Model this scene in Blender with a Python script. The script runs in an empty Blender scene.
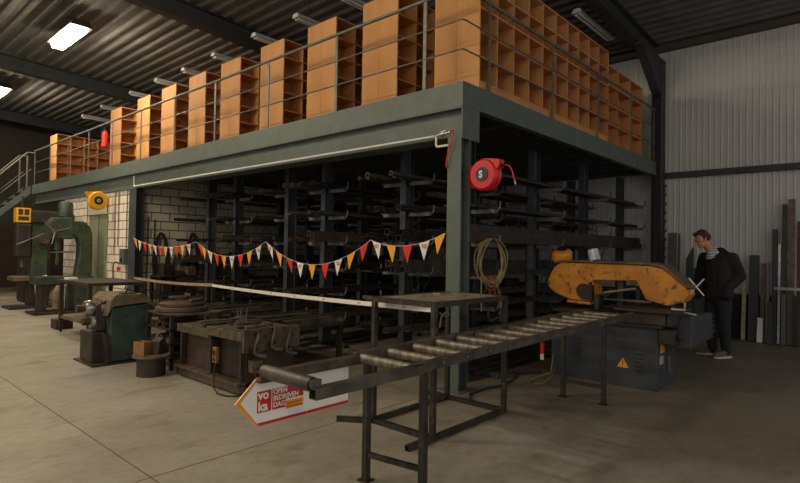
import bpy, bmesh, math, random
from mathutils import Vector, Matrix
random.seed(7)
C = bpy.context.scene.collection
PI = math.pi

# ------------------------------------------------------------------ materials
def lin(c):
    c = c / 255.0
    return c / 12.92 if c <= .04045 else ((c + .055) / 1.055) ** 2.4
def rgb(r, g, b): return (lin(r), lin(g), lin(b), 1)
def mat(name, c1, c2=None, rough=.6, metal=0, scale=4, bump=0, emit=0, detail=4, lo=.35, hi=.65, stretch=None, c3=None, spots=12):
    m = bpy.data.materials.new(name); m.use_nodes = True
    nt = m.node_tree; N = nt.nodes; L = nt.links
    b = N['Principled BSDF']
    b.inputs['Roughness'].default_value = rough; b.inputs['Metallic'].default_value = metal
    b.inputs['Base Color'].default_value = rgb(*c1)
    if emit:
        b.inputs['Emission Color'].default_value = rgb(*c1); b.inputs['Emission Strength'].default_value = emit
    if c2 or bump:
        tc = N.new('ShaderNodeTexCoord'); mp = N.new('ShaderNodeMapping'); L.new(tc.outputs['Object'], mp.inputs[0])
        if stretch: mp.inputs['Scale'].default_value = stretch
        no = N.new('ShaderNodeTexNoise'); no.inputs['Scale'].default_value = scale; no.inputs['Detail'].default_value = detail
        L.new(mp.outputs[0], no.inputs['Vector'])
        if c2:
            cr = N.new('ShaderNodeValToRGB'); e = cr.color_ramp.elements
            e[0].position = lo; e[1].position = hi; e[0].color = rgb(*c1); e[1].color = rgb(*c2)
            L.new(no.outputs['Fac'], cr.inputs[0])
            if c3:
                n2 = N.new('ShaderNodeTexNoise'); n2.inputs['Scale'].default_value = spots; n2.inputs['Detail'].default_value = 6
                L.new(mp.outputs[0], n2.inputs['Vector'])
                r2 = N.new('ShaderNodeValToRGB'); r2.color_ramp.elements[0].position = .56; r2.color_ramp.elements[1].position = .66
                L.new(n2.outputs['Fac'], r2.inputs[0])
                mx = N.new('ShaderNodeMix'); mx.data_type = 'RGBA'
                L.new(r2.outputs[0], mx.inputs[0]); L.new(cr.outputs[0], mx.inputs[6]); mx.inputs[7].default_value = rgb(*c3)
                L.new(mx.outputs[2], b.inputs['Base Color'])
            else: L.new(cr.outputs[0], b.inputs['Base Color'])
        if bump:
            bp = N.new('ShaderNodeBump'); bp.inputs['Strength'].default_value = bump; bp.inputs['Distance'].default_value = .01
            L.new(no.outputs['Fac'], bp.inputs['Height']); L.new(bp.outputs[0], b.inputs['Normal'])
    return m

M = {}
M['frame_green'] = mat('green grey paint', (94, 103, 96), (84, 92, 86), .55, 0, 6)
M['post_dark'] = mat('dark slate paint', (60, 66, 68), (48, 53, 55), .6, 0, 5)
M['rail'] = mat('galvanised rail', (118, 118, 110), (96, 97, 90), .5, .2, 10)
M['wood'] = mat('fibreboard', (206, 148, 90), (190, 132, 78), .75, 0, 3, stretch=(1, 1, .35))
M['steel_dark'] = mat('dark steel', (62, 57, 52), (44, 41, 38), .5, .45, 8, c3=(84, 68, 54))
M['steel_mill'] = mat('mill steel', (104, 97, 89), (70, 65, 60), .45, .5, 7, c3=(106, 88, 70))
M['steel_rust'] = mat('rusty steel', (98, 76, 60), (70, 58, 50), .75, .2, 9)
M['steel_bright'] = mat('bright steel', (178, 174, 166), (140, 136, 130), .3, .85, 10)
M['chrome'] = mat('polished chrome', (236, 236, 236), (190, 190, 190), .35, .35, 3)
M['roller'] = mat('roller zinc', (142, 134, 120), (88, 80, 70), .5, .5, 9, stretch=(1, 3, 1))
M['arm_grey'] = mat('worn arm paint', (112, 110, 104), (70, 72, 70), .55, .2, 8)
M['black'] = mat('black plastic', (26, 26, 26), rough=.5)
M['rubber'] = mat('black rubber', (30, 29, 28), (40, 38, 36), .8, 0, 10)
M['red'] = mat('red plastic', (214, 40, 32), (200, 32, 28), .35, 0, 5)
M['strap_red'] = mat('dull red webbing', (150, 36, 30), rough=.9)
M['yellow'] = mat('yellow plastic', (232, 168, 28), (220, 152, 22), .4, 0, 5)
M['flag_red'] = mat('red flag', (226, 50, 36), rough=.8)
M['flag_orange'] = mat('orange flag', (244, 166, 36), rough=.8)
M['flag_white'] = mat('white flag', (232, 226, 216), rough=.8)
M['print_red'] = mat('faded red print', (214, 130, 112), rough=.8)
M['string'] = mat('white string', (220, 214, 200), rough=.9)
M['white'] = mat('white enamel', (226, 224, 216), rough=.5)
M['sign_white'] = mat('sign white', (238, 236, 230), rough=.4)
M['sign_red'] = mat('sign red', (196, 30, 38), rough=.4)
M['sign_orange'] = mat('sign orange', (240, 154, 30), rough=.4)
M['saw_orange'] = mat('worn orange paint', (214, 142, 30), (188, 114, 24), .5, 0, 6, c3=(120, 72, 28), spots=14)
M['motor_yellow'] = mat('ochre motor paint', (214, 142, 26), (190, 118, 24), .45, 0, 8)
M['saw_grey'] = mat('dark blue grey paint', (62, 66, 72), (52, 56, 62), .5, 0, 4)
M['saw_top'] = mat('worn brown steel', (118, 92, 66), (84, 66, 50), .6, .3, 9)
M['m_green'] = mat('machine green', (62, 78, 56), (44, 56, 43), .5, 0, 5, c3=(40, 42, 34), spots=9)
M['g_teal'] = mat('teal machine paint', (60, 80, 72), (42, 54, 49), .5, 0, 5, c3=(48, 42, 34), spots=6)
M['g_brown'] = mat('oily brown steel', (120, 104, 80), (84, 72, 56), .55, .2, 7)
M['g_dark'] = mat('oily dark steel', (64, 54, 44), (44, 38, 32), .6, .25, 5)
M['bench_brown'] = mat('brown welding steel', (92, 72, 54), (64, 52, 42), .55, .4, 5, c3=(52, 42, 34))
M['bench_top'] = mat('scratched table steel', (108, 95, 78), (76, 66, 54), .45, .4, 8, c3=(60, 50, 42))
M['table_top'] = mat('dusty table top', (150, 140, 118), (104, 96, 82), .7, .1, 12, c3=(70, 64, 54))
M['door_green'] = mat('olive grey door', (138, 142, 112), (130, 134, 106), .6, 0, 2)
M['switch_grey'] = mat('grey box', (92, 96, 98), rough=.5)
M['hose_tan'] = mat('tan hose', (150, 136, 96), (122, 108, 74), .6, 0, 10)
M['box_card'] = mat('ochre card', (150, 108, 62), (112, 80, 48), .8, 0, 9)
M['jacket'] = mat('black jacket cloth', (24, 23, 23), (32, 31, 30), .85, 0, 12, bump=.3)
M['jeans'] = mat('dark blue denim', (30, 31, 36), (38, 40, 46), .9, 0, 14)
M['skin'] = mat('skin', (206, 142, 108), (196, 130, 98), .55, 0, 8)
M['hair'] = mat('brown hair', (74, 50, 32), (50, 34, 22), .8, 0, 30, bump=.6)
M['shoe'] = mat('brown canvas shoe', (96, 84, 72), rough=.8)
M['sole'] = mat('pale sole', (200, 190, 176), rough=.7)
M['plinth'] = mat('dark plinth', (62, 60, 56), (50, 48, 45), .8, 0, 3)
M['far'] = mat('dark brown cladding', (62, 54, 44), (48, 42, 35), .8, 0, 1)
M['far_door'] = mat('deep brown door', (50, 32, 24), rough=.7)
M['deck'] = mat('dark roof deck', (112, 112, 110), (98, 98, 96), .85, 0, 2)
M['rafter'] = mat('dark rafter paint', (60, 64, 66), (50, 53, 55), .6, 0, 3)
M['under'] = mat('dark soffit', (120, 118, 114), (104, 102, 98), .8, 0, 2)
M['lamp'] = mat('lamp glass', (255, 238, 206), emit=1.0)
M['lamp'].node_tree.nodes['Principled BSDF'].inputs['Emission Strength'].default_value = 92
M['pink'] = mat('faded pink mark', (226, 150, 140), rough=.7)
M['tape_mark'] = mat('tape mark', (206, 110, 100), rough=.7)
M['tape'] = mat('barrier tape', (226, 218, 210), rough=.6)
M['tape_old'] = mat('dusty tape', (150, 134, 112), rough=.7)
M['shirt_stripe'] = None
def stripes(name, a, b, freq, axis='Z'):
    m = bpy.data.materials.new(name); m.use_nodes = True; nt = m.node_tree; N = nt.nodes; L = nt.links
    tc = N.new('ShaderNodeTexCoord'); w = N.new('ShaderNodeTexWave'); w.bands_direction = axis; w.inputs['Scale'].default_value = freq
    cr = N.new('ShaderNodeValToRGB'); cr.color_ramp.interpolation = 'CONSTANT'; e = cr.color_ramp.elements
    e[0].color = rgb(*a); e[1].color = rgb(*b); e[1].position = .5
    L.new(tc.outputs['Object'], w.inputs[0]); L.new(w.outputs['Fac'], cr.inputs[0]); L.new(cr.outputs[0], N['Principled BSDF'].inputs['Base Color'])
    N['Principled BSDF'].inputs['Roughness'].default_value = .9
    return m
M['shirt'] = stripes('striped shirt', (230, 230, 230), (24, 28, 48), 14)

def floor_mat():
    m = bpy.data.materials.new('stained concrete'); m.use_nodes = True; nt = m.node_tree; N = nt.nodes; L = nt.links
    b = N['Principled BSDF']; b.inputs['Roughness'].default_value = .6
    tc = N.new('ShaderNodeTexCoord')
    def noise(s, d, sc=(1, 1, 1), rot=0):
        mp = N.new('ShaderNodeMapping'); mp.inputs['Scale'].default_value = sc; mp.inputs['Rotation'].default_value = (0, 0, rot); L.new(tc.outputs['Object'], mp.inputs[0])
        n = N.new('ShaderNodeTexNoise'); n.inputs['Scale'].default_value = s; n.inputs['Detail'].default_value = d; n.inputs['Roughness'].default_value = .6
        L.new(mp.outputs[0], n.inputs['Vector']); return n
    def ramp(src, p0, p1, c0, c1):
        r = N.new('ShaderNodeValToRGB'); e = r.color_ramp.elements; e[0].position = p0; e[1].position = p1; e[0].color = c0; e[1].color = c1
        L.new(src, r.inputs[0]); return r
    def mix(f, a, bb):
        x = N.new('ShaderNodeMix'); x.data_type = 'RGBA'
        L.new(f, x.inputs[0]); L.new(a, x.inputs[6])
        if isinstance(bb, tuple): x.inputs[7].default_value = bb
        else: L.new(bb, x.inputs[7])
        return x.outputs[2]
    W = (1, 1, 1, 1); K = (0, 0, 0, 1)
    base = ramp(noise(.9, 8).outputs['Fac'], .3, .7, rgb(132, 125, 112), rgb(160, 153, 138)).outputs[0]
    fine = ramp(noise(9, 8, (1, 1.8, 1), .7).outputs['Fac'], .48, .72, K, (.5, .5, .5, 1))
    c = mix(fine.outputs[0], base, rgb(112, 102, 84))
    blot = ramp(noise(1.7, 6, (1, 2.2, 1), .7).outputs['Fac'], .56, .72, K, (.62, .62, .62, 1))
    c = mix(blot.outputs[0], c, rgb(92, 82, 68))
    # light fall-off painted into the colour: darker brown towards +x, broken by noise
    sx = N.new('ShaderNodeSeparateXYZ'); L.new(tc.outputs['Object'], sx.inputs[0])
    a = N.new('ShaderNodeMath'); a.operation = 'MULTIPLY_ADD'; L.new(sx.outputs['X'], a.inputs[0]); a.inputs[1].default_value = .22; a.inputs[2].default_value = .42
    nz = noise(.8, 7, (1, 1.6, 1), .4)
    s2 = N.new('ShaderNodeMath'); s2.operation = 'ADD'; L.new(a.outputs[0], s2.inputs[0]); L.new(nz.outputs['Fac'], s2.inputs[1])
    falloff = ramp(s2.outputs[0], .75, 1.35, K, (.6, .6, .6, 1))
    c = mix(falloff.outputs[0], c, rgb(88, 76, 60))
    rust = ramp(noise(1.3, 5).outputs['Fac'], .64, .74, K, (.45, .45, .45, 1))
    c = mix(rust.outputs[0], c, rgb(130, 92, 60))
    L.new(c, b.inputs['Base Color'])
    bp = N.new('ShaderNodeBump'); bp.inputs['Strength'].default_value = .12; bp.inputs['Distance'].default_value = .01
    L.new(noise(20, 6).outputs['Fac'], bp.inputs['Height']); L.new(bp.outputs[0], b.inputs['Normal'])
    rr = ramp(noise(1.5, 5).outputs['Fac'], .3, .7, (.45, .45, .45, 1), (.75, .75, .75, 1)); L.new(rr.outputs[0], b.inputs['Roughness'])
    return m
M['floor'] = floor_mat()
def brick_mat(name, c1, c2, mortar, w, h, rotx):
    m = bpy.data.materials.new(name); m.use_nodes = True; nt = m.node_tree; N = nt.nodes; L = nt.links
    tc = N.new('ShaderNodeTexCoord'); mp = N.new('ShaderNodeMapping'); sp = N.new('ShaderNodeSeparateXYZ'); cb = N.new('ShaderNodeCombineXYZ')
    L.new(tc.outputs['Object'], sp.inputs[0]); L.new(sp.outputs['X' if rotx else 'Y'], cb.inputs[0]); L.new(sp.outputs['Z'], cb.inputs[1])
    br = N.new('ShaderNodeTexBrick'); br.inputs['Scale'].default_value = 1; br.inputs['Brick Width'].default_value = w; br.inputs['Row Height'].default_value = h
    br.inputs['Mortar Size'].default_value = .012; br.inputs['Color1'].default_value = rgb(*c1); br.inputs['Color2'].default_value = rgb(*c2); br.inputs['Mortar'].default_value = rgb(*mortar)
    br.inputs['Mortar Smooth'].default_value = .2
    L.new(cb.outputs[0], br.inputs['Vector']); b = N['Principled BSDF']; L.new(br.outputs['Color'], b.inputs['Base Color']); b.inputs['Roughness'].default_value = .85
    bp = N.new('ShaderNodeBump'); bp.inputs['Distance'].default_value = .01; bp.invert = True; L.new(br.outputs['Fac'], bp.inputs['Height']); L.new(bp.outputs[0], b.inputs['Normal'])
    return m
M['block_x'] = brick_mat('white painted block', (206, 196, 176), (192, 182, 162), (104, 92, 76), .40, .185, True)
M['block_y'] = brick_mat('white painted block facade', (226, 214, 192), (214, 202, 180), (118, 104, 86), .40, .185, False)
M['panel'] = mat('pale wall panel', (204, 202, 198), (196, 194, 190), .55, 0, .7)

# ------------------------------------------------------------------ mesh builder
class MB:
    def __init__(s): s.bm = bmesh.new()
    def box(s, x0, x1, y0, y1, z0, z1, mx=None):
        vs = [s.bm.verts.new(Vector(v)) for v in ((x0,y0,z0),(x1,y0,z0),(x1,y1,z0),(x0,y1,z0),(x0,y0,z1),(x1,y0,z1),(x1,y1,z1),(x0,y1,z1))]
        if mx is not None:
            for v in vs: v.co = mx @ v.co
        for f in ((3,2,1,0),(4,5,6,7),(0,1,5,4),(1,2,6,5),(2,3,7,6),(3,0,4,7)): s.bm.faces.new([vs[i] for i in f])
        return s
    def prism(s, pts, a0, a1, axis='y'):
        """pts in the plane across `axis`, extruded from a0 to a1"""
        def P(p, a): return {'y': (p[0], a, p[1]), 'x': (a, p[0], p[1]), 'z': (p[0], p[1], a)}[axis]
        A = [s.bm.verts.new(P(p, a0)) for p in pts]; B = [s.bm.verts.new(P(p, a1)) for p in pts]; n = len(pts)
        s.bm.faces.new(A); s.bm.faces.new(B[::-1])
        for i in range(n): s.bm.faces.new((A[i], B[i], B[(i+1) % n], A[(i+1) % n]))
        return s
    def cyl(s, p0, p1, r, r2=None, n=16, cap=True, inner=None):
        p0 = Vector(p0); p1 = Vector(p1); d = (p1 - p0).normalized()
        a = d.orthogonal().normalized(); b = d.cross(a); r2 = r if r2 is None else r2
        def ring(p, rr): return [s.bm.verts.new(p + (a*math.cos(t)+b*math.sin(t))*rr) for t in [2*PI*i/n for i in range(n)]]
        A = ring(p0, r); B = ring(p1, r2)
        for i in range(n): s.bm.faces.new((A[i], A[(i+1)%n], B[(i+1)%n], B[i]))
        if inner:
            A2 = ring(p0, r-inner); B2 = ring(p1, r2-inner)
            for i in range(n):
                j = (i+1)%n
                s.bm.faces.new((A2[j], A2[i], B2[i], B2[j])); s.bm.faces.new((A[j], A[i], A2[i], A2[j])); s.bm.faces.new((B[i], B[j], B2[j], B2[i]))
        elif cap: s.bm.faces.new(A[::-1]); s.bm.faces.new(B)
        return s
    def lathe(s, prof, c=(0,0,0), axis='z', n=32):
        rings = []
        for r, h in prof:
            ring = []
            for i in range(n):
                t = 2*PI*i/n; u = r*math.cos(t); v = r*math.sin(t)
                p = {'z': (u, v, h), 'x': (h, u, v), 'y': (v, h, u)}[axis]
                ring.append(s.bm.verts.new(Vector(c) + Vector(p)))
            rings.append(ring)
        for A, B in zip(rings, rings[1:]):
            for i in range(n): s.bm.faces.new((A[i], A[(i+1)%n], B[(i+1)%n], B[i]))
        s.bm.faces.new(rings[0][::-1]); s.bm.faces.new(rings[-1])
        return s
    def tube(s, pts, r, n=8, closed=False):
        pts = [Vector(p) for p in pts]; rings = []; prev = None; m = len(pts)
        for k, p in enumerate(pts):
            if closed: d = (pts[(k+1)%m] - pts[k-1]).normalized()
            else: d = ((pts[min(k+1, m-1)] - pts[max(k-1, 0)])).normalized()
            a = d.orthogonal().normalized() if prev is None else (prev - d*prev.dot(d)).normalized()
            prev = a; b = d.cross(a); rr = r[k] if isinstance(r, (list, tuple)) else r
            rings.append([s.bm.verts.new(p + (a*math.cos(2*PI*i/n)+b*math.sin(2*PI*i/n))*rr) for i in range(n)])
        prs = list(zip(rings, rings[1:])) + ([(rings[-1], rings[0])] if closed else [])
        for A, B in prs:
            for i in range(n): s.bm.faces.new((A[i], A[(i+1)%n], B[(i+1)%n], B[i]))
        if not closed: s.bm.faces.new(rings[0][::-1]); s.bm.faces.new(rings[-1])
        return s
    def bar(s, p0, p1, w, h, hollow=0, up=(0,0,1)):
        """square section from p0 to p1, w across, h along up"""
        p0 = Vector(p0); p1 = Vector(p1); d = (p1-p0).normalized(); u = Vector(up)
        if abs(d.dot(u)) > .99: u = Vector((0, 1, 0))
        a = d.cross(u).normalized(); u = a.cross(d)
        def ring(p, ww, hh): return [s.bm.verts.new(p + a*x*ww/2 + u*y*hh/2) for x, y in ((-1,-1),(1,-1),(1,1),(-1,1))]
        A = ring(p0, w, h); B = ring(p1, w, h)
        for i in range(4): s.bm.faces.new((A[i], A[(i+1)%4], B[(i+1)%4], B[i]))
        if hollow:
            A2 = ring(p0, w-2*hollow, h-2*hollow); B2 = ring(p1, w-2*hollow, h-2*hollow)
            for i in range(4):
                j = (i+1)%4
                s.bm.faces.new((A2[j], A2[i], B2[i], B2[j])); s.bm.faces.new((A[j], A[i], A2[i], A2[j])); s.bm.faces.new((B[i], B[j], B2[j], B2[i]))
        else: s.bm.faces.new(A[::-1]); s.bm.faces.new(B)
        return s
    def sphere(s, c, r, n=16, sc=(1,1,1)):
        k = bmesh.ops.create_uvsphere(s.bm, u_segments=n, v_segments=max(6, n//2), radius=r)
        for v in k['verts']: v.co = Vector((v.co.x*sc[0], v.co.y*sc[1], v.co.z*sc[2])) + Vector(c)
        return s
    def done(s, name, m, parent=None, bevel=0, smooth=False, loc=None, rot=None):
        bmesh.ops.recalc_face_normals(s.bm, faces=s.bm.faces)
        me = bpy.data.meshes.new(name); s.bm.to_mesh(me); s.bm.free()
        o = bpy.data.objects.new(name, me); C.objects.link(o); me.materials.append(m if not isinstance(m, str) else M[m])
        if parent is not None: o.parent = parent
        if loc: o.location = loc
        if rot: o.rotation_euler = rot
        if bevel:
            b = o.modifiers.new('bevel', 'BEVEL'); b.width = bevel; b.segments = 2; b.limit_method = 'ANGLE'
        if smooth:
            for p in me.polygons: p.use_smooth = True
            try: me.set_sharp_from_angle(angle=math.radians(40))
            except Exception: pass
        return o
def tag(o, label, cat, group=None):
    o['label'] = label; o['category'] = cat
    if group: o['group'] = group
    return o
def struct(o): o['kind'] = 'structure'; return o
def thing(name, label, cat, loc=(0,0,0), rz=0, group=None):
    o = bpy.data.objects.new(name, None); o.empty_display_size = .1; C.objects.link(o)
    o.location = loc; o.rotation_euler = (0, 0, rz); tag(o, label, cat, group); return o
def kids(o): return [c for c in bpy.data.objects if c.parent == o]
def dup(o, parent=None, loc=None, rz=None, label=None):
    ks = kids(o); c = o.copy(); C.objects.link(c); c.parent = parent
    if loc is not None: c.location = loc
    if rz is not None: c.rotation_euler = (0, 0, rz)
    if label: c['label'] = label
    for k in ks: dup(k, c)
    return c
def text_mesh(name, body, size, m, parent, mx, extrude=.0008, align='LEFT', sx=1, bold=0):
    cu = bpy.data.curves.new(name, 'FONT'); cu.body = body; cu.size = size; cu.extrude = extrude; cu.align_x = align; cu.offset = bold; cu.resolution_u = 3
    t = bpy.data.objects.new(name, cu); C.objects.link(t)
    bpy.context.view_layer.update()
    me = bpy.data.meshes.new_from_object(t.evaluated_get(bpy.context.evaluated_depsgraph_get()))
    bpy.data.objects.remove(t); bpy.data.curves.remove(cu)
    me.name = name; me.transform(mx @ Matrix.Diagonal((sx, 1, 1, 1))); me.materials.clear(); me.materials.append(M[m])
    o = bpy.data.objects.new(name, me); C.objects.link(o); o.parent = parent
    return o

# ------------------------------------------------------------------ camera
cx, cy, cz, yaw, pit, roll, F = -4.642, -3.317, 1.472, .7327, .01886, .01619, 539.57
fw = Vector((math.cos(yaw)*math.cos(pit), math.sin(yaw)*math.cos(pit), math.sin(pit)))
rt = Vector((math.sin(yaw), -math.cos(yaw), 0)); up = rt.cross(fw)
r_ = rt*math.cos(roll) + up*math.sin(roll); u_ = -rt*math.sin(roll) + up*math.cos(roll)
cam = bpy.data.cameras.new('camera'); co = bpy.data.objects.new('camera', cam); C.objects.link(co)
co.matrix_world = Matrix(((r_.x, u_.x, -fw.x, cx), (r_.y, u_.y, -fw.y, cy), (r_.z, u_.z, -fw.z, cz), (0, 0, 0, 1)))
cam.sensor_width = 36; cam.lens = F/800*36; cam.shift_y = -.0006; cam.clip_end = 200
bpy.context.scene.camera = co

# ------------------------------------------------------------------ setting
ZD = 3.287          # top of the mezzanine deck
ZF = 3.025          # foot of its edge channel
ZB = 2.70           # foot of the carrying beam
XW = 6.757          # right hand wall
def roofz(x): return 5.60 + .05*(XW - x)

struct(MB().box(-18, 8, -12, 22, -.2, 0).done('floor', 'floor'))
# saw cuts in the slab
j = MB(); j.box(-5.5, 7, .17, .178, -.001, .0015)
struct(j.done('trim_1', mat('joint filler', (96, 84, 66), rough=.9)))
j = MB(); j.box(-3.11, -3.102, -6, 20, -.001, .0015)
struct(j.done('trim_2', bpy.data.materials['joint filler']))
# corrugated roof deck, ribs along y
b = MB(); x = -14.0; P = .25; prof = []
while x < 8:
    for dx, dz in ((0, 0), (.04, .045), (.15, .045), (.19, 0)): prof.append((x+dx, roofz(x+dx)+dz))
    x += P
A = [b.bm.verts.new((p[0], -8, p[1])) for p in prof]; B = [b.bm.verts.new((p[0], 21, p[1])) for p in prof]
A2 = [b.bm.verts.new((p[0], -8, p[1]+.12)) for p in (prof[0], prof[-1])]; B2 = [b.bm.verts.new((p[0], 21, p[1]+.12)) for p in (prof[0], prof[-1])]
for i in range(len(prof)-1): b.bm.faces.new((A[i], A[i+1], B[i+1], B[i]))
b.bm.faces.new((A2[0], A2[1], B2[1], B2[0]))
struct(b.done('ceiling', 'deck'))
def ibeam(mb, L, h, w, t=.012, tf=.018):
    """I section along local x, top at z=0; returns mb"""
    mb.box(0, L, -w/2, w/2, -tf, 0); mb.box(0, L, -w/2, w/2, -h, -h+tf); mb.box(0, L, -t/2, t/2, -h+tf, -tf); return mb
for k, y in enumerate((-5.9, .10, 6.2, 12.3, 18.4)):
    m = MB(); ibeam(m, 21, .34, .2)
    o = m.done('rafter', 'rafter', None, loc=(XW, y, 5.60), rot=(0, -math.atan(.05), PI))
    o['kind'] = 'structure'; o.name = 'trim_%d' % (k+10)
# haunch + wall column at the far corner of the mezzanine
def wall_column(y, label):
    t = thing('wall_column', label, 'column', (6.6, y, 0), 0, None)
    m = MB(); m.box(-.15, .12, -.09, -.075, 0, 5.3); m.box(-.15, .12, .075, .09, 0, 5.3); m.box(-.02, -.005, -.075, .075, 0, 5.3)
    m.done('column_shaft', 'rafter', t)
    m = MB(); m.prism([(-.15, 4.6), (-.15, 5.3), (-1.2, 5.42), (-1.2, 5.30)], -.08, .08, 'y'); m.done('haunch', 'rafter', t)
    m = MB(); m.box(-.2, .14, -.13, .13, 0, .02); m.done('base_plate', 'rafter', t)
    return t
wall_column(.0, 'dark steel wall column with haunch where the mezzanine meets the right wall')
# right wall: ribbed sheet cladding
def ribbed(name, y0, y1, z0, z1, x, pitch=.10, d=.009):
    b = MB(); pr = []; y = y0
    while y < y1:
        for q, e in ((0, 0), (.3, 0), (.42, 1), (.5, 1), (.62, 0)):
            pr.append((x - e*d, y + q*pitch))
        y += pitch
    lo = [b.bm.verts.new((p[0], p[1], z0)) for p in pr]; hi = [b.bm.verts.new((p[0], p[1], z1)) for p in pr]
    for i in range(len(pr)-1): b.bm.faces.new((lo[i], lo[i+1], hi[i+1], hi[i]))
    b.box(x+.01, x+.06, y0, y1, z0, z1)
    return struct(b.done(name, 'panel'))
ribbed('wall_right', -8, 19.4, .8, 5.64, XW)
struct(MB().box(XW-.14, XW-.02, -8, -.12, 2.98, 3.085).done('trim_3', 'rafter'))
struct(MB().box(XW-.05, XW+.06, -8, 8.4, 0, .8).done('baseboard_right', 'plinth'))
struct(MB().box(XW-.09, XW+.02, -8, -.12, .8, .83).done('trim_4', mat('pale sill', (150, 146, 138), rough=.6)))
struct(MB().box(XW-.16, XW-.0, -8, 8.4, 5.50, 5.60).done('trim_5', mat('brown eaves purlin', (84, 70, 60), rough=.7)))
# block partition under the deck and block facade at the far end
struct(MB().box(.22, 6.7, 8.42, 8.6, 0, ZF-.02).done('wall_back', 'block_x'))
b = MB(); b.box(.04, .2, 8.62, 9.85, 0, 2.695); b.box(.04, .2, 11.12, 12.9, 0, 2.695); b.box(.04, .2, 9.85, 11.12, 2.42, 2.695)
struct(b.done('wall_left', 'block_y'))
struct(MB().box(.02, .21, 9.86, 11.11, 2.22, 2.42).done('trim_6', mat('pale lintel', (176, 168, 148), rough=.8)))
d = struct(MB().box(.06, .12, 9.86, 11.11, 0, 2.22).done('door_1', 'door_green'))
m = MB(); m.box(  .055, .062, 10.47, 10.485, 0, 2.2); m.done('door_seam', 'black', d)
m = MB(); m.cyl((.06, 10.05, 1.05), (-.02, 10.05, 1.05), .012); m.bar((-.02, 10.04, 1.05), (-.02, 10.22, 1.05), .02, .02); m.done('door_handle', 'steel_bright', d)
struct(MB().box(-16, XW, 19.4, 19.6, 0, 5.9).done('wall_far', 'far'))
d2 = struct(MB().box(-2.6, 3.2, 19.28, 19.36, 0, 2.1).done('door_2', 'far_door'))
b = MB()
for z in (.52, 1.04, 1.56): b.box(-2.6, 3.2, 19.265, 19.285, z, z+.02)
b.done('panel_joint', 'black', d2)

# ------------------------------------------------------------------ mezzanine
mz = thing('mezzanine_platform', 'raised steel storage platform with grey green edge beam around its rim', 'mezzanine', (0, 0, 0))
MB().box(.03, 6.72, .03, 15.85, ZD-.05, ZD).done('deck_floor', 'under', mz)
# edge channels
b = MB(); b.box(0, .012, 0, 15.85, ZF, ZD); b.box(.012, .09, .012, 15.85, ZF, ZF+.012); b.box(.012, .09, .012, 15.85, ZD-.065, ZD-.052); b.done('edge_channel', 'frame_green', mz)
b = MB(); b.box(.0125, 6.5, 0, .012, ZF, ZD); b.box(.095, 6.5, .012, .09, ZF, ZF+.012); b.done('edge_channel', 'frame_green', mz)
b = MB(); b.box(0, .28, .02, 15.8, ZF-.02, ZF-.002); b.box(0, .28, .02, 15.8, ZB, ZB+.018); b.box(.09, .105, .02, 15.8, ZB+.018, ZF-.02)
b.done('carrying_beam', 'frame_green', mz)
b = MB(); b.box(-.002, .32, -.001, .012, ZB-.02, ZF-.003); b.done('beam_end_plate', 'frame_green', mz)
for i in range(1, 8):
    x = .25 + i*.85
    b = MB(); b.box(x-.05, x+.05, .1, 15.7, ZF, ZF+.01); b.box(x-.004, x+.004, .1, 15.7, ZF+.01, ZD-.06); b.done('joist', 'post_dark', mz)
def hcolumn(name, x0, x1, y0, y1, z1, label, m='frame_green', t=.014, ax='x'):
    th = thing(name, label, 'column', ((x0+x1)/2, (y0+y1)/2, 0))
    w = (x1-x0)/2; d = (y1-y0)/2
    b = MB(); b.box(-w, -w+t, -d, d, 0.012, z1); b.box(w-t, w, -d, d, 0.012, z1); b.box(-w+t, w-t, -t/2, t/2, 0.012, z1)
    b.done('column_shaft', m, th)
    MB().box(-w-.06, w+.06, -d-.06, d+.06, 0, .012).done('base_plate', m, th)
    b = MB()
    for z in (.6, 1.6, 2.35): b.cyl((w-.02, -d-.001, z), (w-.02, -d-.012, z), .012, n=8)
    b.done('bolt', 'steel_bright', th)
    return th
hcolumn('steel_column', 0, .17, .012, .19, ZB, 'grey green steel column standing under the near corner of the platform', 'frame_green')
hcolumn('steel_column', .0, .17, 8.25, 8.60, ZB, 'dark steel column at the far end of the opening beside white block wall', 'post_dark')
# railing
rl = thing('guard_railing', 'grey three bar guard railing along the edge of the platform', 'railing', (0, 0, 0))
ys = [.56, 2.07, 3.62, 5.18, 6.68, 8.18, 9.72, 11.22, 12.75, 14.25, 15.76]; xs = [.56, 2.13, 3.68, 5.18, 6.42]
Z1, Z2, Z3 = ZD+.36, ZD+.68, ZD+1.03
for y in ys:
    MB().bar((.035, y, ZD+.001), (.035, y, Z3-.01), .045, .012, up=(1,0,0)).cyl((.035, y-.0, ZD), (.035, y, ZD+.012), .03, n=8).done('rail_post', 'rail', rl)
for x in xs:
    MB().bar((x, .035, ZD+.001), (x, .035, Z3-.01), .012, .045, up=(1,0,0)).cyl((x, .035, ZD), (x, .035, ZD+.012), .03, n=8).done('rail_post', 'rail', rl)
MB().tube([(.035, 15.8, Z3), (.035, .12, Z3), (.05, .06, Z3), (.12, .035, Z3), (6.5, .035, Z3)], .021, 10).done('top_rail', 'rail', rl, smooth=True)
for z in (Z1, Z2):
    MB().tube([(.035, 15.8, z), (.035, .09, z), (.045, .045, z), (.09, .035, z), (6.5, .035, z)], .0095, 8).done('mid_rail', 'rail', rl, smooth=True)

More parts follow.
